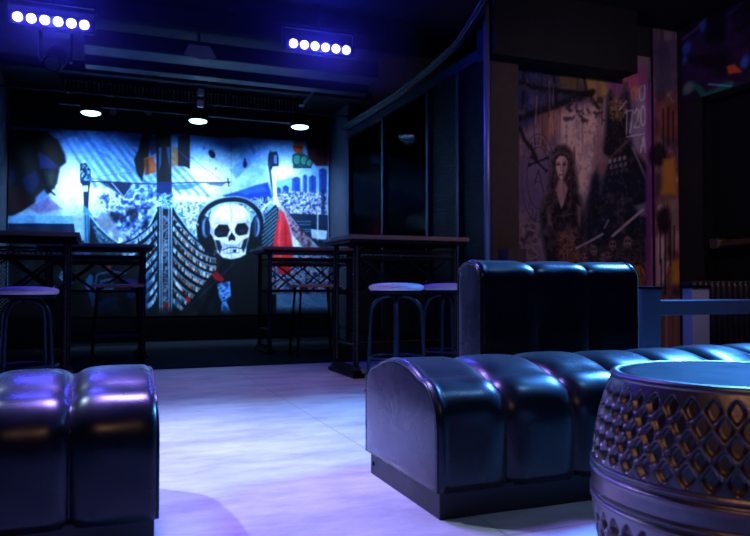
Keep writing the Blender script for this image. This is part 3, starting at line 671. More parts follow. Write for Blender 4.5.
def paint_lintel():
    A = Art(640, -30, 900, 125, 1.2, (58, 30, 76), 9)
    n = A.noise(40, 30, 5); A.mix(np.clip((n - .5) * 5, 0, 1) * .7, (12, 8, 18)); A.mix(np.clip((.45 - n) * 6, 0, 1) * .6, (84, 40, 110))
    for k in range(16):
        x = A.rng.uniform(650, 860); y = A.rng.uniform(-20, 90); A.line([(x, y), (x + 30, y - 22), (x + 60, y - 54)], A.rng.uniform(1.5, 5), [(90, 50, 140), (60, 30, 90), (14, 10, 22), (110, 90, 170)][k % 4], .65, 2)
    for x, y, r in ((679, 24, 5), (690, 14, 3), (703, 26, 4), (686, 48, 5), (744, 62, 5), (684, 60, 3), (770, 50, 6), (800, 20, 5)): A.ell(x, y, r * .8, r * 1.4, (60, 110, 210), .8, .4, 3)
    A.poly([(708, 4), (726, 2), (724, 40), (704, 44)], (10, 8, 16), .8, 6)
    A.line([(684, 92), (690, 84), (698, 88), (704, 96), (716, 92), (724, 86), (730, 84)], 7, (30, 120, 100), .85, 3); A.ell(688, 88, 5, 6, (140, 130, 140), .7, .3, 3); A.line([(708, 84), (730, 86)], 1.6, (100, 200, 200), .85)
    A.poly([(726, 66), (734, 64), (742, 72), (728, 74)], (230, 90, 40), .95, 2); A.line([(672, 106), (684, 104)], 2, (180, 60, 70), .8)
    A.poly([(660, 40), (672, 38), (672, 110), (658, 110)], (70, 60, 96), .6, 4)
    return A


AB = paint_banner()
U = np.linspace(-1.10, 3.17, 500); V = np.linspace(.345, 2.90, 300)


def drape(u, v):
    rip = .012 * np.sin(u * 9 + 1.5 * np.sin(v * 2)) * np.clip((2.9 - v), 0, 1) + .008 * np.sin(u * 21 + v * 5)
    rip += .014 * np.exp(-((u - .85 + .5 * (v - 1.2)) / .09) ** 2) - .012 * np.exp(-((u - 1.95 - .4 * (v - 2)) / .07) ** 2)
    top = 2.79 + .028 * (u + 1.1) + .005 * np.sin(u * 7.3) - .010 * np.abs(np.sin(u * 2.9)) ** 4
    vv = .345 + (v - .345) * (top - .345) / (2.9 - .345)
    return u, 10.1 + rip, vv


def banner_sheet():
    # same artwork mapping after the scalloped top edge
    class P: pass
    o = sheet('mural_banner', U, V, drape, AB, HB, art_mat('printed_banner_cloth', .75, .12, 9, .2))
    return o


tag(banner_sheet(), 'large printed fabric backdrop with a ship bow and a skull in headphones', 'banner')

AM = paint_mural()
mo = sheet('mural', np.linspace(3.46, 5.05, 290), np.linspace(.62, 3.0, 380), lambda u, v: (u, 5.492 + 0 * u, v), AM, HM, art_mat('mural_paint_on_plaster', .8, .35, 24, .2))
tag(mo, 'dim graffiti mural of a woman and a horned bearded captain on the plaster wall', 'mural')
pier = MB().box(5.04, 5.344, 5.465, 5.5, 0, 3.3).build('trim_1', M['wall']); struct(pier)
po = sheet('pier_painting', np.linspace(5.042, 5.342, 70), np.linspace(.0, 3.28, 420), lambda u, v: (u, 5.458 + 0 * u, v), AM,
           [[155.99488 * 1, 2.06175, 99.00734], HM[1], HM[2]], art_mat('pier_paint', .8, .5, 30, .2))
tag(po, 'paint splashed face of the narrow pier at the right end of the captain mural', 'mural')
lo = sheet('lintel_painting', np.linspace(2.6, 5.39, 330), np.linspace(2.552, 3.29, 110), lambda u, v: (5.338 + 0 * u, u, v), paint_lintel(), HR, art_mat('lintel_paint', .7, .2, 20, .2))
tag(lo, 'dark purple graffiti with green swirl and orange spot above the black door', 'mural')

# carpet and stage riser
tag(MB().box(-1.1, 3.18, 6.66, 9.88, 0, .0115).build('carpet', M['carpet']), 'black carpet covering the floor before the stage', 'carpet')
st = thing('stage_platform', 'low black stage riser under the ship banner', 'stage', (1.04, 10.08, 0))
MB().box(-2.14, 2.14, -.18, .2, 0, .31, .004).build('deck', M['velvet'], st)
b = MB()
for k in range(4): b.box(-2.13 + k * 1.065, -2.13 + (k + 1) * 1.065 - .01, -.2, -.18, .012, .29, .003)
b.build('fascia_panel', M['velvet'], st)

# ================================================================== CEILING GEAR
def led_bar(loc, name_label, rz):
    t = thing('led_bar', name_label, 'stage light', loc, rz, 'led bars')
    MB().box(-.32, .32, -.035, .045, -.05, .05, .008).build('housing', M['black'], t)
    for k in range(6):
        x = (k - 2.5) * .098
        MB().lathe([(.001, -.01), (.031, -.006), (.036, 0), (.036, .012)], 18).build('lens', M['led'], t)
        o = t.children[-1]; o.rotation_euler = (PI / 2, 0, 0); o.location = (x, -.046, 0)
    b = MB()
    for s in (-1, 1): b.box(s * .326 - .006, s * .326 + .006, -.015, .015, -.02, .16); 
    b.box(-.33, .33, -.015, .015, .155, .17); b.tube([(0, 0, .17), (0, 0, .40)], .014)
    b.build('bracket', M['iron'], t)
    return t


for loc, lab in (((-.385, 6.28, 2.885), 'glowing violet six lens led bar at upper left of the ceiling'), ((1.815, 6.09, 2.885), 'glowing violet six lens led bar right of centre on the ceiling')):
    t = led_bar(loc, lab, 0)
    for k in (-1.5, 0, 1.5):
        s = spot('led_beam', (k * .12, -.07, -.01), (k * .12, -1.6, -1.5), (.10, .08, 1), 18, 150, 1, .05, t)
    d = bpy.data.lights.new('led_spill', 'POINT'); d.color = (.02, .03, 1); d.energy = 26; d.shadow_soft_size = .03
    o = bpy.data.objects.new('led_spill', d); COL.objects.link(o); o.parent = t; o.location = (0, -.10, 0)

stage_labels = ['lit stage downlight above the left part of the ship banner', 'lit stage downlight above the middle of the ship banner', 'lit stage downlight above the right part of the ship banner']
for (x, z), lab, wt in zip(((-.12, 2.822), (1.132, 2.831), (2.457, 2.864)), stage_labels, (1.1, 1, 1)):
    t = thing('stage_downlight', lab, 'stage light', (x, 9.1, z), 0, 'stage downlights')
    MB().lathe([(.12, 0), (.125, .02), (.12, .10), (.07, .18), (.03, .20)], 24).build('housing', M['black'], t, True, 40)
    MB().lathe([(.001, -.022), (.08, -.018), (.108, -.004), (.112, .02)], 24).build('lens', M['stagelens'], t)
    MB().box(-.012, .012, -.012, .012, .2, .47).build('bracket', M['iron'], t)
    spot('banner_wash', (0, 0, -.03), (0, .95, -1.2), (.35, .63, 1), 470 * wt, 112, 1, .08, t)
    spot('stage_wash', (0, -.05, -.03), (0, -.9, -1.5), (.15, .45, 1), 10, 120, 1, .10, t)
for x, z in ((.133, 2.961), (.554, 2.999)):
    o = thing('par_can', 'small unlit round lamp under the grille, ' + ('beside the left downlight' if x < .3 else 'second from the left downlight'), 'stage light', (x, 9.5, z), 0, 'unlit par cans')
    MB().lathe([(.05, -.04), (.062, -.04), (.062, .06), (.04, .12), (.012, .14)], 20).build('housing', M['black'], o, True, 40)
    MB().lathe([(.001, -.046), (.04, -.044), (.052, -.036), (.052, -.03)], 20).build('lens', M['ledge'], o)
    for c_ in o.children: c_.rotation_euler = (-1.1, 0, 0)
    MB().tube([(0, .03, .03), (0, .04, .30)], .008).build('stem', M['iron'], o)
mh = thing('moving_head_light', 'dark unlit moving head fixture below the left led bar', 'stage light', (-.42, 7.5, 3.29))
MB().box(-.13, .13, -.09, .09, -.10, 0, .01).build('base', M['duct'], mh)
for sx in (-1, 1): MB().box(sx * .135 - .015, sx * .135 + .015, -.04, .04, -.36, -.08, .006).build('yoke_arm', M['duct'], mh)
b = MB(); b.lathe([(.05, -.16), (.085, -.15), (.10, -.06), (.10, .06), (.07, .13), (.03, .14)], 20)
o = b.build('head', M['duct'], mh, True, 40); o.location = (0, 0, -.33); o.rotation_euler = (-.9, .3, 0)
b = MB(); b.lathe([(.001, -.168), (.05, -.164), (.075, -.15)], 18); o2 = b.build('lens', M['ledge'], o)
# corrugated grille above the banner
g = thing('ceiling_grille', 'black ribbed grille panel above the banner', 'grille', (1.05, 9.32, 3.12))
b = MB()
for k in range(64): b.box(-1.5 + k * .047, -1.5 + k * .047 + .024, -.02, .02, -.15, .15)
b.build('slats', M['grille'], g)
b = MB(); b.box(-1.53, 1.53, -.03, .03, .13, .165); b.box(-1.53, 1.53, -.03, .03, -.17, -.145); b.build('frame', M['duct'], g)
# ducts, pipes and beams across the ceiling
tag(MB().box(-.16, 2.75, 7.0, 7.28, 2.97, 3.13, .01).build('ceiling_duct', M['duct']), 'wide flat duct crossing the ceiling behind the led bars', 'duct', 'ceiling ducts')
tag(MB().box(-.16, 2.85, 7.55, 7.72, 2.95, 3.05, .01).build('ceiling_duct', M['duct']), 'narrow flat duct just behind the wide ceiling duct', 'duct', 'ceiling ducts')
tag(MB().tube([(-1.1, 9.02, 3.03), (3.18, 8.98, 3.03)], .014).build('lighting_pipe', M['tube']), 'thin metal pipe spanning the ceiling before the grille', 'pipe')
tag(MB().box(-1.1, 3.18, 8.3, 8.4, 3.08, 3.2, .008).build('ceiling_beam', M['ceil']), 'black beam across the ceiling behind the ducts', 'beam', 'ceiling beams')
tag(MB().box(-3, 4.6, 6.62, 6.74, 3.12, 3.29, .008).build('ceiling_beam', M['ceil']), 'black beam across the ceiling above the led bars', 'beam', 'ceiling beams')
sp = thing('ceiling_speaker', 'small angular fixture under the ceiling, coloured pale to imitate its lit lower edge', 'speaker', (.88, 6.9, 2.93))
b = MB(); b.add([(-.15, 0, .02), (0, 0, -.01), (.15, 0, .02), (-.15, .18, .09), (0, .18, .06), (.15, .18, .09), (-.1, .1, .16), (.1, .1, .16)],
                [(0, 1, 4, 3), (1, 2, 5, 4), (0, 3, 6), (2, 7, 5), (0, 6, 7, 2, 1), (3, 4, 5, 7, 6)]); b.build('body', M['glint'], sp)  # pale body colour stands in for the light on the lower edge
MB().tube([(0, .1, .15), (0, .1, .36)], .01).build('stem', M['iron'], sp)
for x, y, z, lab in ((1.1, 8.6, 3.06, 'upper small pale cable box on the ceiling near the middle'), (1.1, 8.62, 2.93, 'lower small pale cable box on the ceiling near the middle')):
    tag(MB().box(x - .035, x + .035, y - .03, y + .03, z - .04, z + .04, .006).build('junction_box', M['glint']), lab, 'box', 'junction boxes')
tag(MB().tube([(1.1, 8.656, 2.9), (1.1, 8.656, 3.30)], .008).build('conduit', M['iron']), 'thin conduit behind the pale cable boxes', 'pipe')
lt = thing('clip_lamp', 'small slanted white tube fixture near the right downlight', 'lamp', (2.29, 8.3, 2.98))
MB().tube([(0, 0, 0), (.14, -.02, .17)], .014, 8).build('tube', M['glint'], lt)
MB().box(-.06, .0, -.03, .03, -.05, -.03, .006).build('clip', M['glint'], lt)
MB().tube([(.13, -.02, .16), (.13, -.02, .32)], .007).build('stem', M['iron'], lt)
# cable bundle sagging along the partition head
b = MB(); pth = [(3.12, 9.2, 2.93), (3.12, 8.2, 2.92), (3.13, 7.3, 2.93), (3.13, 6.5, 2.97), (3.08, 5.8, 3.0), (2.98, 5.3, 3.06), (2.86, 4.8, 3.12), (2.76, 4.4, 3.18), (2.7, 4.0, 3.22)]
for k in range(6):
    b.tube([(x + .035 * math.cos(k * 1.1 + i * .4), y, z + .032 * math.sin(k * 1.1 + i * .5)) for i, (x, y, z) in enumerate(pth)], .016, 6)
tag(b.build('cable_bundle', M['cable'], None, True), 'bundle of black cables running along the ceiling above the glass partition', 'cable')
# soffit above the mural
struct(MB().box(3.1, 4.62, 5.2, 5.5, 2.72, 3.3).build('trim_2', M['ceil']))

hz = bpy.data.materials.new('led_halo_haze'); hz.use_nodes = True
nt = hz.node_tree; nt.nodes.clear()
o = nt.nodes.new('ShaderNodeOutputMaterial'); vs_ = nt.nodes.new('ShaderNodeVolumeScatter'); vs_.inputs['Density'].default_value = .045; vs_.inputs['Anisotropy'].default_value = .3  # scatter volume added to give the led bars a glowing halo
nt.links.new(vs_.outputs[0], o.inputs['Volume'])
tag(MB().box(-1.05, 2.6, 5.6, 6.6, 2.5, 3.25).build('haze', hz), 'thin haze box added around the violet led bars for their halo', 'haze', kind='stuff')

# ================================================================== GLASS PARTITION, BAR ROOM BEHIND
gm = bpy.data.materials.new('dark_glass'); gm.use_nodes = True
nt = gm.node_tree; nt.nodes.clear()
o = nt.nodes.new('ShaderNodeOutputMaterial'); tr = nt.nodes.new('ShaderNodeBsdfTransparent'); tr.inputs[0].default_value = (.72, .76, .82, 1)
gl = nt.nodes.new('ShaderNodeBsdfGlossy'); gl.inputs['Roughness'].default_value = .03; gl.inputs[0].default_value = (.13, .14, .16, 1)
fr = nt.nodes.new('ShaderNodeFresnel'); fr.inputs[0].default_value = 1.12
mx = nt.nodes.new('ShaderNodeMixShader'); nt.links.new(fr.outputs[0], mx.inputs[0]); nt.links.new(tr.outputs[0], mx.inputs[1]); nt.links.new(gl.outputs[0], mx.inputs[2]); nt.links.new(mx.outputs[0], o.inputs[0])
mesh_m = M['grille']
pw = struct(MB().box(3.18, 3.28, 5.42, 9.3, 2.8, 2.9).build('window_1', M['frame']))
MB().box(3.18, 3.28, 5.42, 9.3, 0, .12).build('window_frame', M['frame'], pw)
for y in (9.27, 8.0, 6.73, 6.05):
    MB().box(3.19, 3.27, y - .03, y + .03, .12, 2.8, .004).build('mullion', M['frame'], pw)
MB().box(3.225, 3.235, 6.76, 9.24, .12, 2.8).build('glass_pane', gm, pw)
# perforated steel panel between the last mullions
b = MB()
for k in range(106): b.box(3.222, 3.238, 5.45, 6.70, .14 + k * .025, .14 + k * .025 + .015)
b.box(3.24, 3.246, 5.45, 6.7, .12, 2.8)
b.build('louvre_panel', mesh_m, pw)
po_ = thing('steel_pole', 'slim blue lit steel pole before the concrete column', 'pole', (3.07, 5.28, 0))
MB().tube([(0, 0, 0), (0, 0, 3.29)], .028, 12).build('shaft', M['pole'], po_, True)
MB().box(-.06, .06, -.06, .06, 0, .012, .003).build('base_plate', M['tube'], po_)
struct(MB().box(3.16, 3.44, 5.36, 5.498, 0, 3.29, .01).build('column', M['concrete_post']))
tag(MB().box(3.15, 3.33, 5.08, 5.24, .0, 1.06, .006).build('pedestal', M['concrete_post']), 'small rough brown block at the foot of the concrete column', 'pedestal')
# bar room
struct(MB().box(3.45, 3.72, 9.38, 9.45, 0, 2.6).build('trim_3', M['bluewall']))
vd = thing('wall_speaker', 'round pale speaker high on the wall behind the glass', 'speaker', (3.66, 9.36, 2.77))
b = MB(); b.lathe([(.001, .03), (.11, .03), (.125, .015), (.125, 0)], 24); o = b.build('rim', M['bluewall'], vd, True, 40); o.rotation_euler = (PI / 2, 0, 0)
b = MB(); b.lathe([(.001, .045), (.03, .044), (.045, .03)], 16); o = b.build('cone', M['pale'], vd, True); o.rotation_euler = (PI / 2, 0, 0)
wl = thing('wall_lamp', 'tiny warm bulb glowing behind the glass partition', 'lamp', (3.9, 9.3, 2.24))
MB().lathe([(.001, -.03), (.02, -.02), (.028, 0), (.018, .025), (.001, .035)], 12).build('bulb', M['bulb'], wl, True)
MB().tube([(0, 0, .03), (0, .08, .06), (0, .15, .06)], .008).build('arm', M['iron'], wl)
d = bpy.data.lights.new('bulb_light', 'POINT'); d.color = (1, .6, .35); d.energy = 2.2; d.shadow_soft_size = .03
o = bpy.data.objects.new('bulb_light', d); COL.objects.link(o); o.parent = wl; o.location = (0, -.05, -.02)
hr = thing('handrail', 'thin steel rail frame seen through the glass', 'rail', (3.95, 9.0, 0))
MB().tube([(.25, 0, 0), (.25, 0, 2.02)], .018).build('post', M['tube'], hr, True)
MB().tube([(-.08, -.02, 1.84), (.25, 0, 2.02)], .016).build('top_rail', M['tube'], hr, True)
MB().tube([(.34, 0, 1.45), (.75, .05, 1.46)], .012).build('cross_rail', M['tube'], hr, True)
cb = thing('back_bar_shelf', 'dim shelf of the bar behind the glass partition', 'shelf', (4.75, 9.28, 0))
MB().box(-.5, .9, -.14, .16, 1.50, 1.54, .004).build('board', M['tabletop'], cb)
MB().box(-.5, .9, -.16, .16, 0, 1.08, .006).build('cabinet', M['black'], cb)
MB().box(-.48, -.44, -.1, .1, 1.08, 1.5).build('bracket', M['iron'], cb); MB().box(.84, .88, -.1, .1, 1.08, 1.5).build('bracket', M['iron'], cb)


def bottle(loc, h):
    t = thing('bottle', 'dark glass bottle standing on the dim bar shelf behind the glass', 'bottle', loc, 0, 'bottles on the bar shelf')
    r = .036
    MB().lathe([(r * .9, 0), (r, .01), (r, h * .58), (r * .5, h * .72), (r * .36, h * .8), (r * .36, h * .95)], 14).build('body', M['bottle'], t, True, 50)
    MB().lathe([(r * .42, h * .94), (r * .42, h), (r * .38, h * 1.005)], 12).build('cap', M['steel'], t)
    return t


b0 = bottle((4.35, 9.24, 1.54), .3)
for k in range(1, 10):
    c = copy_tree(b0); c.location = (4.35 + k * .125, 9.24 + .05 * ((k * 7) % 3 - 1), 1.54); c.scale = (1, 1, .85 + .12 * ((k * 5) % 4))
spot('bar_room_lamp', (4.7, 8.2, 3.0), (4.9, 9.4, 1.4), (1, .6, .45), 5, 80, .9, .05)

# ================================================================== LEATHER BENCHES
def ribbed(n, pitch, D, zb, zt, rf, rb, crown, dep, re, seed):
    rng = random.Random(seed)
    prof = []
    for k in range(9): prof.append((0, zb + (zt - rf - zb) * k / 8))
    for k in range(1, 11):
        a = PI / 2 * k / 10; prof.append((rf - rf * math.cos(a), zt - rf + rf * math.sin(a)))
    for k in range(1, 13):
        t = k / 13; prof.append((rf + (D - rf - rb) * t, zt + crown * math.sin(PI * t) ** .8))
    for k in range(0, 9):
        a = PI / 2 * k / 8; prof.append((D - rb + rb * math.sin(a), zt - rb + rb * math.cos(a)))
    for k in range(1, 7): prof.append((D, zt - rb + (zb - zt + rb) * k / 6))
    np_ = len(prof); nor = []
    for i in range(np_):
        a = prof[max(i - 1, 0)]; c = prof[min(i + 1, np_ - 1)]; dy, dz = c[0] - a[0], c[1] - a[1]; l = math.hypot(dy, dz); nor.append((-dz / l, dy / l))
    xs = []
    m = 18
    for r in range(n):
        puff = rng.uniform(-.004, .004); lean = rng.uniform(-.006, .006)
        for k in range(m + (r == n - 1)):
            t = .5 - .5 * math.cos(PI * k / m); x = (r + t) * pitch; off = -dep * abs(2 * t - 1) ** 4.5 + puff * (1 - (2 * t - 1) ** 2)
            d = None
            if r == 0 and t < .5: d = t * pitch
            if r == n - 1 and t >= .5: d = (1 - t) * pitch
            if d is not None: off = puff * min(1, d / re) - (re - math.sqrt(max(re * re - (re - min(d, re)) ** 2, 0)))
            xs.append((x, off, lean * (1 - (2 * t - 1) ** 2)))
    # extra samples close to the two ends for a round edge
    def endpts(sgn):
        out = []
        for k in range(7):
            a = PI / 2 * k / 7; d = re * (1 - math.cos(a)) ; off = -(re - re * math.sin(a)); out.append((d, off))
        return out
    L = n * pitch
    xs = [q for q in xs if re < q[0] < L - re]
    xs = [(d, o_, 0) for d, o_ in endpts(0)] + [(re, 0, 0)] + xs + [(L - re, 0, 0)] + [(L - d, o_, 0) for d, o_ in endpts(1)][::-1]
    vs = []; fs = []
    for x, off, ln in xs:
        for i, ((y, z), (ny, nz)) in enumerate(zip(prof, nor)):
            wob = .0004 * math.sin(i * 1.1 + x * 23 + seed) + .0002 * math.sin(i * .7 - x * 41)
            f = min(1, (z - zb) / .03)
            vs.append((x + ln * math.sin(PI * i / np_), y + ny * (off + wob * f), z + nz * (off + wob * f) * f))
    for a in range(len(xs) - 1):
        for i in range(np_ - 1): fs.append((a * np_ + i, a * np_ + i + 1, (a + 1) * np_ + i + 1, (a + 1) * np_ + i))
        fs.append((a * np_, (a + 1) * np_, (a + 1) * np_ + np_ - 1, a * np_ + np_ - 1))
    # end faces: rings shrinking to the middle with a slight bulge and creases
    for side in (0, len(xs) - 1):
        base = [vs[side * np_ + i] for i in range(np_)]
        cy, cz = D / 2, (zb + zt) / 2; prev = [side * np_ + i for i in range(np_)]; sg = -1 if side == 0 else 1
        for q in range(1, 7):
            s = 1 - q / 7; cur = []
            for i, p in enumerate(base):
                bul = sg * (.010 * (1 - s ** 3) + .0025 * math.sin(i * 1.1 + q * 2.3) * s * (1 - s) * 2)
                cur.append(len(vs)); vs.append((p[0] + bul, cy + (p[1] - cy) * s, cz + (p[2] - cz) * s))
            for i in range(np_): fs.append((prev[i], prev[(i + 1) % np_], cur[(i + 1) % np_], cur[i]))
            prev = cur
        fs.append(tuple(prev))
    b = MB(); b.add(vs, fs)
    return b, prof, xs


def piping(prof, x, out, r=.005):
    return MB().tube([(x, y + (-.002 if y < .2 else 0), z) for y, z in prof], r, 6)


def bench(label, loc, n, pitch, D, zt, seed, plinth_in=.035):
    t = thing('leather_bench', label, 'bench', loc)
    b, prof, xs = ribbed(n, pitch, D, .085, zt, .15, .11, .045, .028, .028, seed)
    b.build('seat_pad', M['leather'], t, True)
    cy = D / 2
    for x in (.004, n * pitch - .004):
        q = [(cy + (y - cy) * .955, .085 + (z - .085) * .975) for y, z in prof]
        piping(q, x, 0).build('piping', M['leather'], t, True)
    MB().box(.012, n * pitch - .012, .015, D - .04, 0, .095, .004).build('plinth', M['plinth'], t)
    p = t.children[-1]
    b = MB(); b.dome((.012, D - .07, .045), .011, .006, (-1, 0, 0), 12); b.build('bolt', M['black'], p)
    return t


# right bench with its backrest block
rb_ = bench('long black ribbed leather bench with a separate backrest block, right of the bare floor', (1.0, 2.03, 0), 10, .268, .67, .437, 3)
bk, prof, xs = ribbed(3, .293, .22, .02, .858, .085, .075, .006, .016, .03, 8)
o = bk.build('backrest', M['leather'], rb_, True); o.location = (.545, .69, 0)
q = [(.11 + (y - .11) * .93, .02 + (z - .02) * .985) for y, z in prof]
o2 = piping(q, .004, 0).build('piping', M['leather'], o, True)
b = MB(); b.dome((.0, .12, .62), .008, .006, (-1, 0, 0), 10); b.build('stud', M['steel'], o)
# left bench
lb_ = bench('black ribbed leather bench cut off by the left edge of the picture', (-.085 - 4 * .232, 2.10, 0), 5, .235, .70, .437, 11)

# ================================================================== METAL DRUM TABLE
def drum():
    t = thing('drum_side_table', 'barrel shaped pewter drum table with diamond dimples', 'side table', (1.416, 1.264, 0))
    H = .538; N = 44 * 14; vs = []; fs = []
    def R(z):
        q = (z - .27) / .27; return .338 - .056 * abs(q) ** 2.2
    zs = list(np.linspace(.01, .062, 5)) + list(np.linspace(.068, .227, 76)) + list(np.linspace(.229, .322, 34)) + list(np.linspace(.326, .519, 96)) + [.523]
    for z in zs:
        for k in range(N):
            th = 2 * PI * k / N; r = R(z); dlt = 0
            for z0, z1, rows in ((.323, .520, 3.0), (.040, .228, 3.0)):
                if z0 <= z <= z1:
                    u = th / (2 * PI) * 44; v = (z - z0) / (z1 - z0) * rows
                    a = (u + v) % 1; c = (u - v) % 1
                    e = math.sin(PI * a) * math.sin(PI * c)     # 0 on the rib lines, 1 in the middle of a dimple
                    f = max(0, min(1, (e - .07) / .34)); f = f * f * (3 - 2 * f)
                    # only whole dimples: the centre of the cell must be inside the band
                    cv = (math.floor(u + v) - math.floor(u - v)) / 2
                    if .4 < cv < rows - .4: dlt = -.013 * f
            for zz, hh in ((.318, .005), (.300, .0045), (.252, .0045), (.236, .005)):
                dlt += hh * math.exp(-((z - zz) / .0045) ** 2)
            for zz in (.309, .244): dlt -= .004 * math.exp(-((z - zz) / .004) ** 2)
            vs.append(((r + dlt) * math.cos(th), (r + dlt) * math.sin(th), z))
    for i in range(len(zs) - 1):
        for k in range(N): fs.append((i * N + k, i * N + (k + 1) % N, (i + 1) * N + (k + 1) % N, (i + 1) * N + k))
    b = MB(); b.add(vs, fs); b.build('body', M['pewter'], t, True)
    MB().lathe([(.001, .529), (.10, .5295), (.24, .532), (.268, .534), (.272, .530), (.270, .524)], 96).build('lid', M['lidmetal'], t, True, 50)
    MB().lathe([(.262, .518), (.288, .519), (.2915, .525), (.2905, .532), (.286, .5365), (.279, .538), (.272, .536), (.268, .530)], 96, (0, 0, 0), False).build('rim', M['pewter'], t, True, 70)
    MB().lathe([(.28, 0), (.292, .002), (.292, .012), (.28, .016)], 96).build('foot_ring', M['pewter'], t, True)
    return t


drum()

# ================================================================== PUB TABLES
def studded(o, u, n):
    """strip of worn studs up a leg: o bottom centre, u across, n outward"""
    b = MB(); rows = 104; o = Vector(o); u = Vector(u); n = Vector(n)
    for r in range(rows):
        for c in (-1, 0, 1):
            q = r % 4
            b.v.append(tuple(o + u * (c * .009) + n * (.007 if c == 0 and q in (1, 2) else .001) + Vector((0, 0, r * .0095))))
    for r in range(rows - 1):
        for c in range(2): b.f.append((r * 3 + c, r * 3 + c + 1, r * 3 + c + 4, r * 3 + c + 3))
    return b


def pub_table(label, loc):
    t = thing('pub_table', label, 'table', loc, 0, 'studded iron pub tables')
    Lx, W, H = .55, .36, 1.165
    MB().box(-Lx, Lx, -W, W, H - .035, H, .006).build('tabletop', M['tabletop'], t)
    MB().box(-Lx + .02, Lx - .02, -W + .02, W - .02, H - .06, H - .035).build('underframe', M['iron'], t)
    lx, ly = Lx - .10, W - .10
    for sx in (-1, 1):
        for sy in (-1, 1):
            MB().box(sx * lx - .02, sx * lx + .02, sy * ly - .02, sy * ly + .02, .05, H - .06, .004).build('leg', M['iron'], t)
            lg = t.children[-1]
            studded((sx * lx, sy * ly - .0205, .10), (1, 0, 0), (0, -1, 0)).build('studded_strip', M['stud'], lg)
            studded((sx * lx + sx * .0205, sy * ly, .10), (0, 1, 0), (sx, 0, 0)).build('studded_strip', M['stud'], lg)
        # foot bar with its row of teeth
        b = MB(); b.box(sx * lx - .05, sx * lx + .05, -W + .02, W - .02, 0, .035, .005)
        b.box(sx * lx - .035, sx * lx + .035, -W + .05, W - .05, .035, .06, .004)
        b.build('foot', M['iron'], t); ft = t.children[-1]; b = MB()
        comb = []
        for k in range(13): comb += [(-W + .07 + k * .045, .062), (-W + .07 + k * .045, .085), (-W + .085 + k * .045, .085), (-W + .085 + k * .045, .062)]
        for x in (sx * lx - .03, sx * lx + .03): b.v += [(x, y, z) for y, z in comb]
        for i in range(len(comb) - 1): b.f.append((i, i + 1, len(comb) + i + 1, len(comb) + i))
        for k in range(13):
            for o_ in (0, len(comb)): b.f.append((o_ + 4 * k, o_ + 4 * k + 1, o_ + 4 * k + 2, o_ + 4 * k + 3))
        b.build('teeth', M['stud'], ft)
    for sy in (-1, 1):
        b = MB()
        b.box(-lx, lx, sy * ly - .012, sy * ly + .012, H - .135, H - .115); b.box(-lx, lx, sy * ly - .012, sy * ly + .012, H - .20, H - .18)
        b.build('apron_rail', M['iron'], t); ar = t.children[-1]; b = MB()
        nb = 120
        b.tube([(-lx + 2 * lx * k / nb, sy * ly, H - .158) for k in range(nb + 1)], [.004 + .009 * abs(math.sin(PI * k * 24 / nb)) for k in range(nb + 1)], 6)
        b.build('beading', M['stud'], ar)
        z0, z1 = .70, H - .20
        for cx in (-.20, .20):
            b = MB(); b.tube([(cx - .17, sy * ly, z1), (cx + .17, sy * ly, z0)], .011, 6); b.tube([(cx + .17, sy * ly + .012, z1), (cx - .17, sy * ly + .012, z0)], .011, 6)
            b.build('cross_brace', M['iron'], t)
        MB().box(-lx, lx, sy * ly - .014, sy * ly + .014, z0 - .03, z0, .003).build('stretcher', M['iron'], t)
    # wire mesh at the back between apron and stretcher
    b = MB(); yb = ly - .02; z0, z1 = .70, H - .20; hh = z1 - z0
    for k in range(-9, 27):
        for sgn in (1, -1):
            xa = -lx + k * .032; xb = xa + hh
            x0, x1 = max(xa, -lx), min(xb, lx)
            if x1 - x0 < .02: continue
            za, zb_ = z0 + (x0 - xa), z0 + (x1 - xa)
            if sgn < 0: za, zb_ = z1 - (za - z0), z1 - (zb_ - z0)
            b.tube([(x0, yb, za), (x1, yb, zb_)], .0028, 4, False)
    b.build('wire_mesh', M['iron'], t)
    b = MB(); z0, z1 = .09, .665; hh = z1 - z0
    for k in range(-24, 34):
        for sgn in (1, -1):
            xa = -lx + k * .0265; x0, x1 = max(xa, -lx), min(xa + hh, lx)
            if x1 - x0 < .02: continue
            za, zb_ = z0 + (x0 - xa), z0 + (x1 - xa)
            if sgn < 0: za, zb_ = z1 - (za - z0), z1 - (zb_ - z0)
            b.tube([(x0, yb, za), (x1, yb, zb_)], .0048, 4, False)
    b.build('lower_wire_mesh', M['iron'], t)
    MB().tube([(-lx, 0, .26), (lx, 0, .26)], .016, 8).build('foot_rail', M['iron'], t)
    for sx in (-1, 1): MB().tube([(sx * lx, -ly, .26), (sx * lx, ly, .26)], .012, 6).build('side_rail', M['iron'], t)
    return t


tR = pub_table('tall studded iron pub table right of the stage before the glass partition', (2.41, 5.75, 0))
tC = copy_tree(tR); tC.location = (2.17, 7.86, .0125); tC['label'] = 'studded iron pub table under the red robe at the right of the stage banner'
tM = copy_tree(tR); tM.location = (-.03, 7.96, .0125); tM['label'] = 'studded iron pub table below the left hull of the painted ship'
tL = copy_tree(tR); tL.location = (-.70, 6.30, 0); tL['label'] = 'tall studded iron pub table at the left edge of the picture'

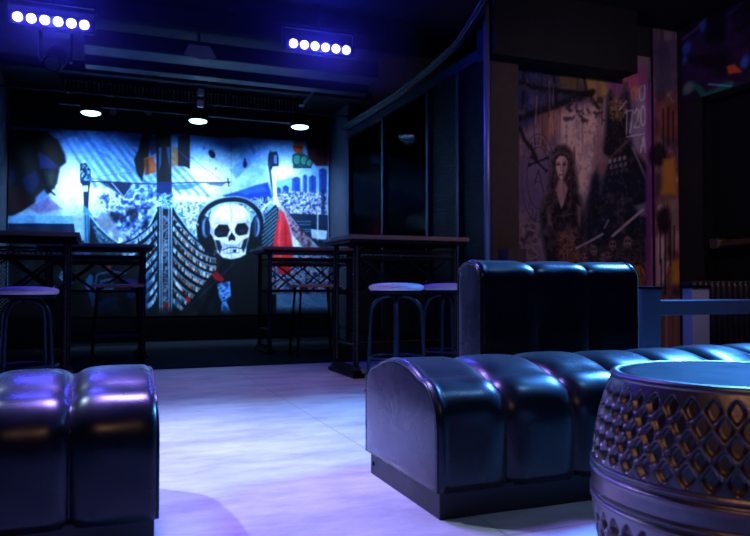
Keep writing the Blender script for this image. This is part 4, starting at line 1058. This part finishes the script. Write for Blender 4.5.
# ================================================================== STOOLS
def stool(label, loc, rz):
    t = thing('bar_stool', label, 'stool', loc, rz, 'round bar stools with pale seats')
    MB().lathe([(.10, .692), (.178, .692), (.192, .700), (.196, .712), (.190, .724), (.165, .734), (.11, .741), (.05, .744), (.001, .745)], 40).build('cushion', M['cushion'], t, True, 60)
    MB().lathe([(.05, .668), (.172, .668), (.176, .674), (.176, .690), (.16, .694)], 36).build('seat_frame', M['iron'], t, True, 40)
    for k in range(4):
        a = PI / 4 + k * PI / 2
        def P(r, z): return (r * math.cos(a), r * math.sin(a), z)
        pts = [P(.205, .0), P(.195, .2), P(.185, .42), P(.178, .53)] + [P(.05 + .128 * math.cos(q), .53 + .125 * math.sin(q)) for q in np.linspace(.15, PI / 2, 8)] + [P(.0, .655)]
        MB().tube(pts, .0125, 8).build('leg', M['tube'], t, True)
        ft = MB(); ft.lathe([(.016, 0), (.018, .004), (.016, .022)], 10, P(.205, 0)); ft.build('foot_cap', M['black'], t.children[-1])
    MB().ring((0, 0, .24), .194, .008).build('foot_ring', M['tube'], t, True)
    MB().lathe([(.02, .63), (.045, .64), (.05, .668)], 16).build('hub', M['iron'], t, True)
    return t


s0 = stool('white round bar stool coloured as if pink lit, fully seen, before the right pub table', (1.95, 4.62, 0), .35); s0.scale = (1, 1, 1.035)
s1 = copy_tree(s0); s1.location = (2.52, 4.95, 0); s1.rotation_euler.z = .1; s1['label'] = 'white round bar stool coloured as if pink lit half hidden behind the leather backrest'
s2 = copy_tree(s0); s2.location = (-.44, 5.05, 0); s2.scale = (1, 1, 1); s2.rotation_euler.z = .2; s2['label'] = 'white round bar stool coloured as if pink lit at the left edge of the picture'


def wood_stool(label, loc):
    t = thing('wooden_stool', label, 'stool', loc, 0, 'wooden topped stools')
    MB().box(-.24, .24, -.17, .17, .725, .755, .008).build('seat', M['seatwood'], t)
    for sx in (-1, 1):
        for sy in (-1, 1):
            MB().tube([(sx * .18, sy * .12, .725), (sx * .23, sy * .16, 0)], .014, 8).build('leg', M['iron'], t)
    for sy in (-1, 1): MB().tube([(-.21, sy * .145, .26), (.21, sy * .145, .26)], .010, 6).build('footrest', M['tube'], t)
    return t


w0 = wood_stool('stool with a rosy wooden seat tucked under the table right of the skull', (2.12, 7.24, .0135))
w1 = copy_tree(w0); w1.location = (.16, 7.34, .0135); w1['label'] = 'stool with a rosy wooden seat at the table below the left ship hull'

# ================================================================== RIGHT CORNER: posts, ledge, tufted seat back
pt = thing('partition_post', 'square dark post with a black cap beside the leather backrest', 'post', (3.30, 3.72, 0))
MB().box(-.075, .075, -.11, .09, 0, .725, .003).build('shaft', M['ledge'], pt)
MB().box(-.085, .085, -.12, .10, .725, .745, .003).build('cap', M['black'], pt)
ld = thing('counter_ledge', 'thick slate blue ledge running to the right edge of the picture', 'counter', (3.85, 3.75, 0))
MB().box(-.475, .75, -.13, .12, .555, .652, .006).build('top', M['ledge'], ld)
MB().box(.55, .72, -.04, .06, 0, .545).build('support', M['black'], ld)
p2 = thing('square_post', 'pale grey square post with a black cap behind the ledge', 'post', (4.32, 4.25, 0))
MB().box(-.085, .085, -.05, .05, 0, .73, .003).build('shaft', M['pale'], p2)
MB().box(-.095, .095, -.06, .06, .73, .755, .003).build('cap', M['black'], p2)
so = thing('tufted_bench_back', 'black channel tufted bench back under the door push bar', 'bench', (4.45, 4.42, 0))
b = MB()
for k in range(12):
    x = .03 + k * .062
    b.tube([(x, 0, .12), (x, 0, .74), (x, .01, .77), (x, .03, .785)], [.029, .029, .026, .012], 10)
b.build('cushion', M['plinth'], so, True)
b = MB(); b.box(-.02, .80, .02, .10, 0, .78, .008); b.build('frame', M['plinth'], so)
b = MB()
for k in range(12): b.dome((.03 + k * .062, -.012, .782), .012, .007, (0, -.4, 1), 8)  # brass domes stand in for warm highlights on the channel tops
b.build('highlight_dome', M['brass'], so)
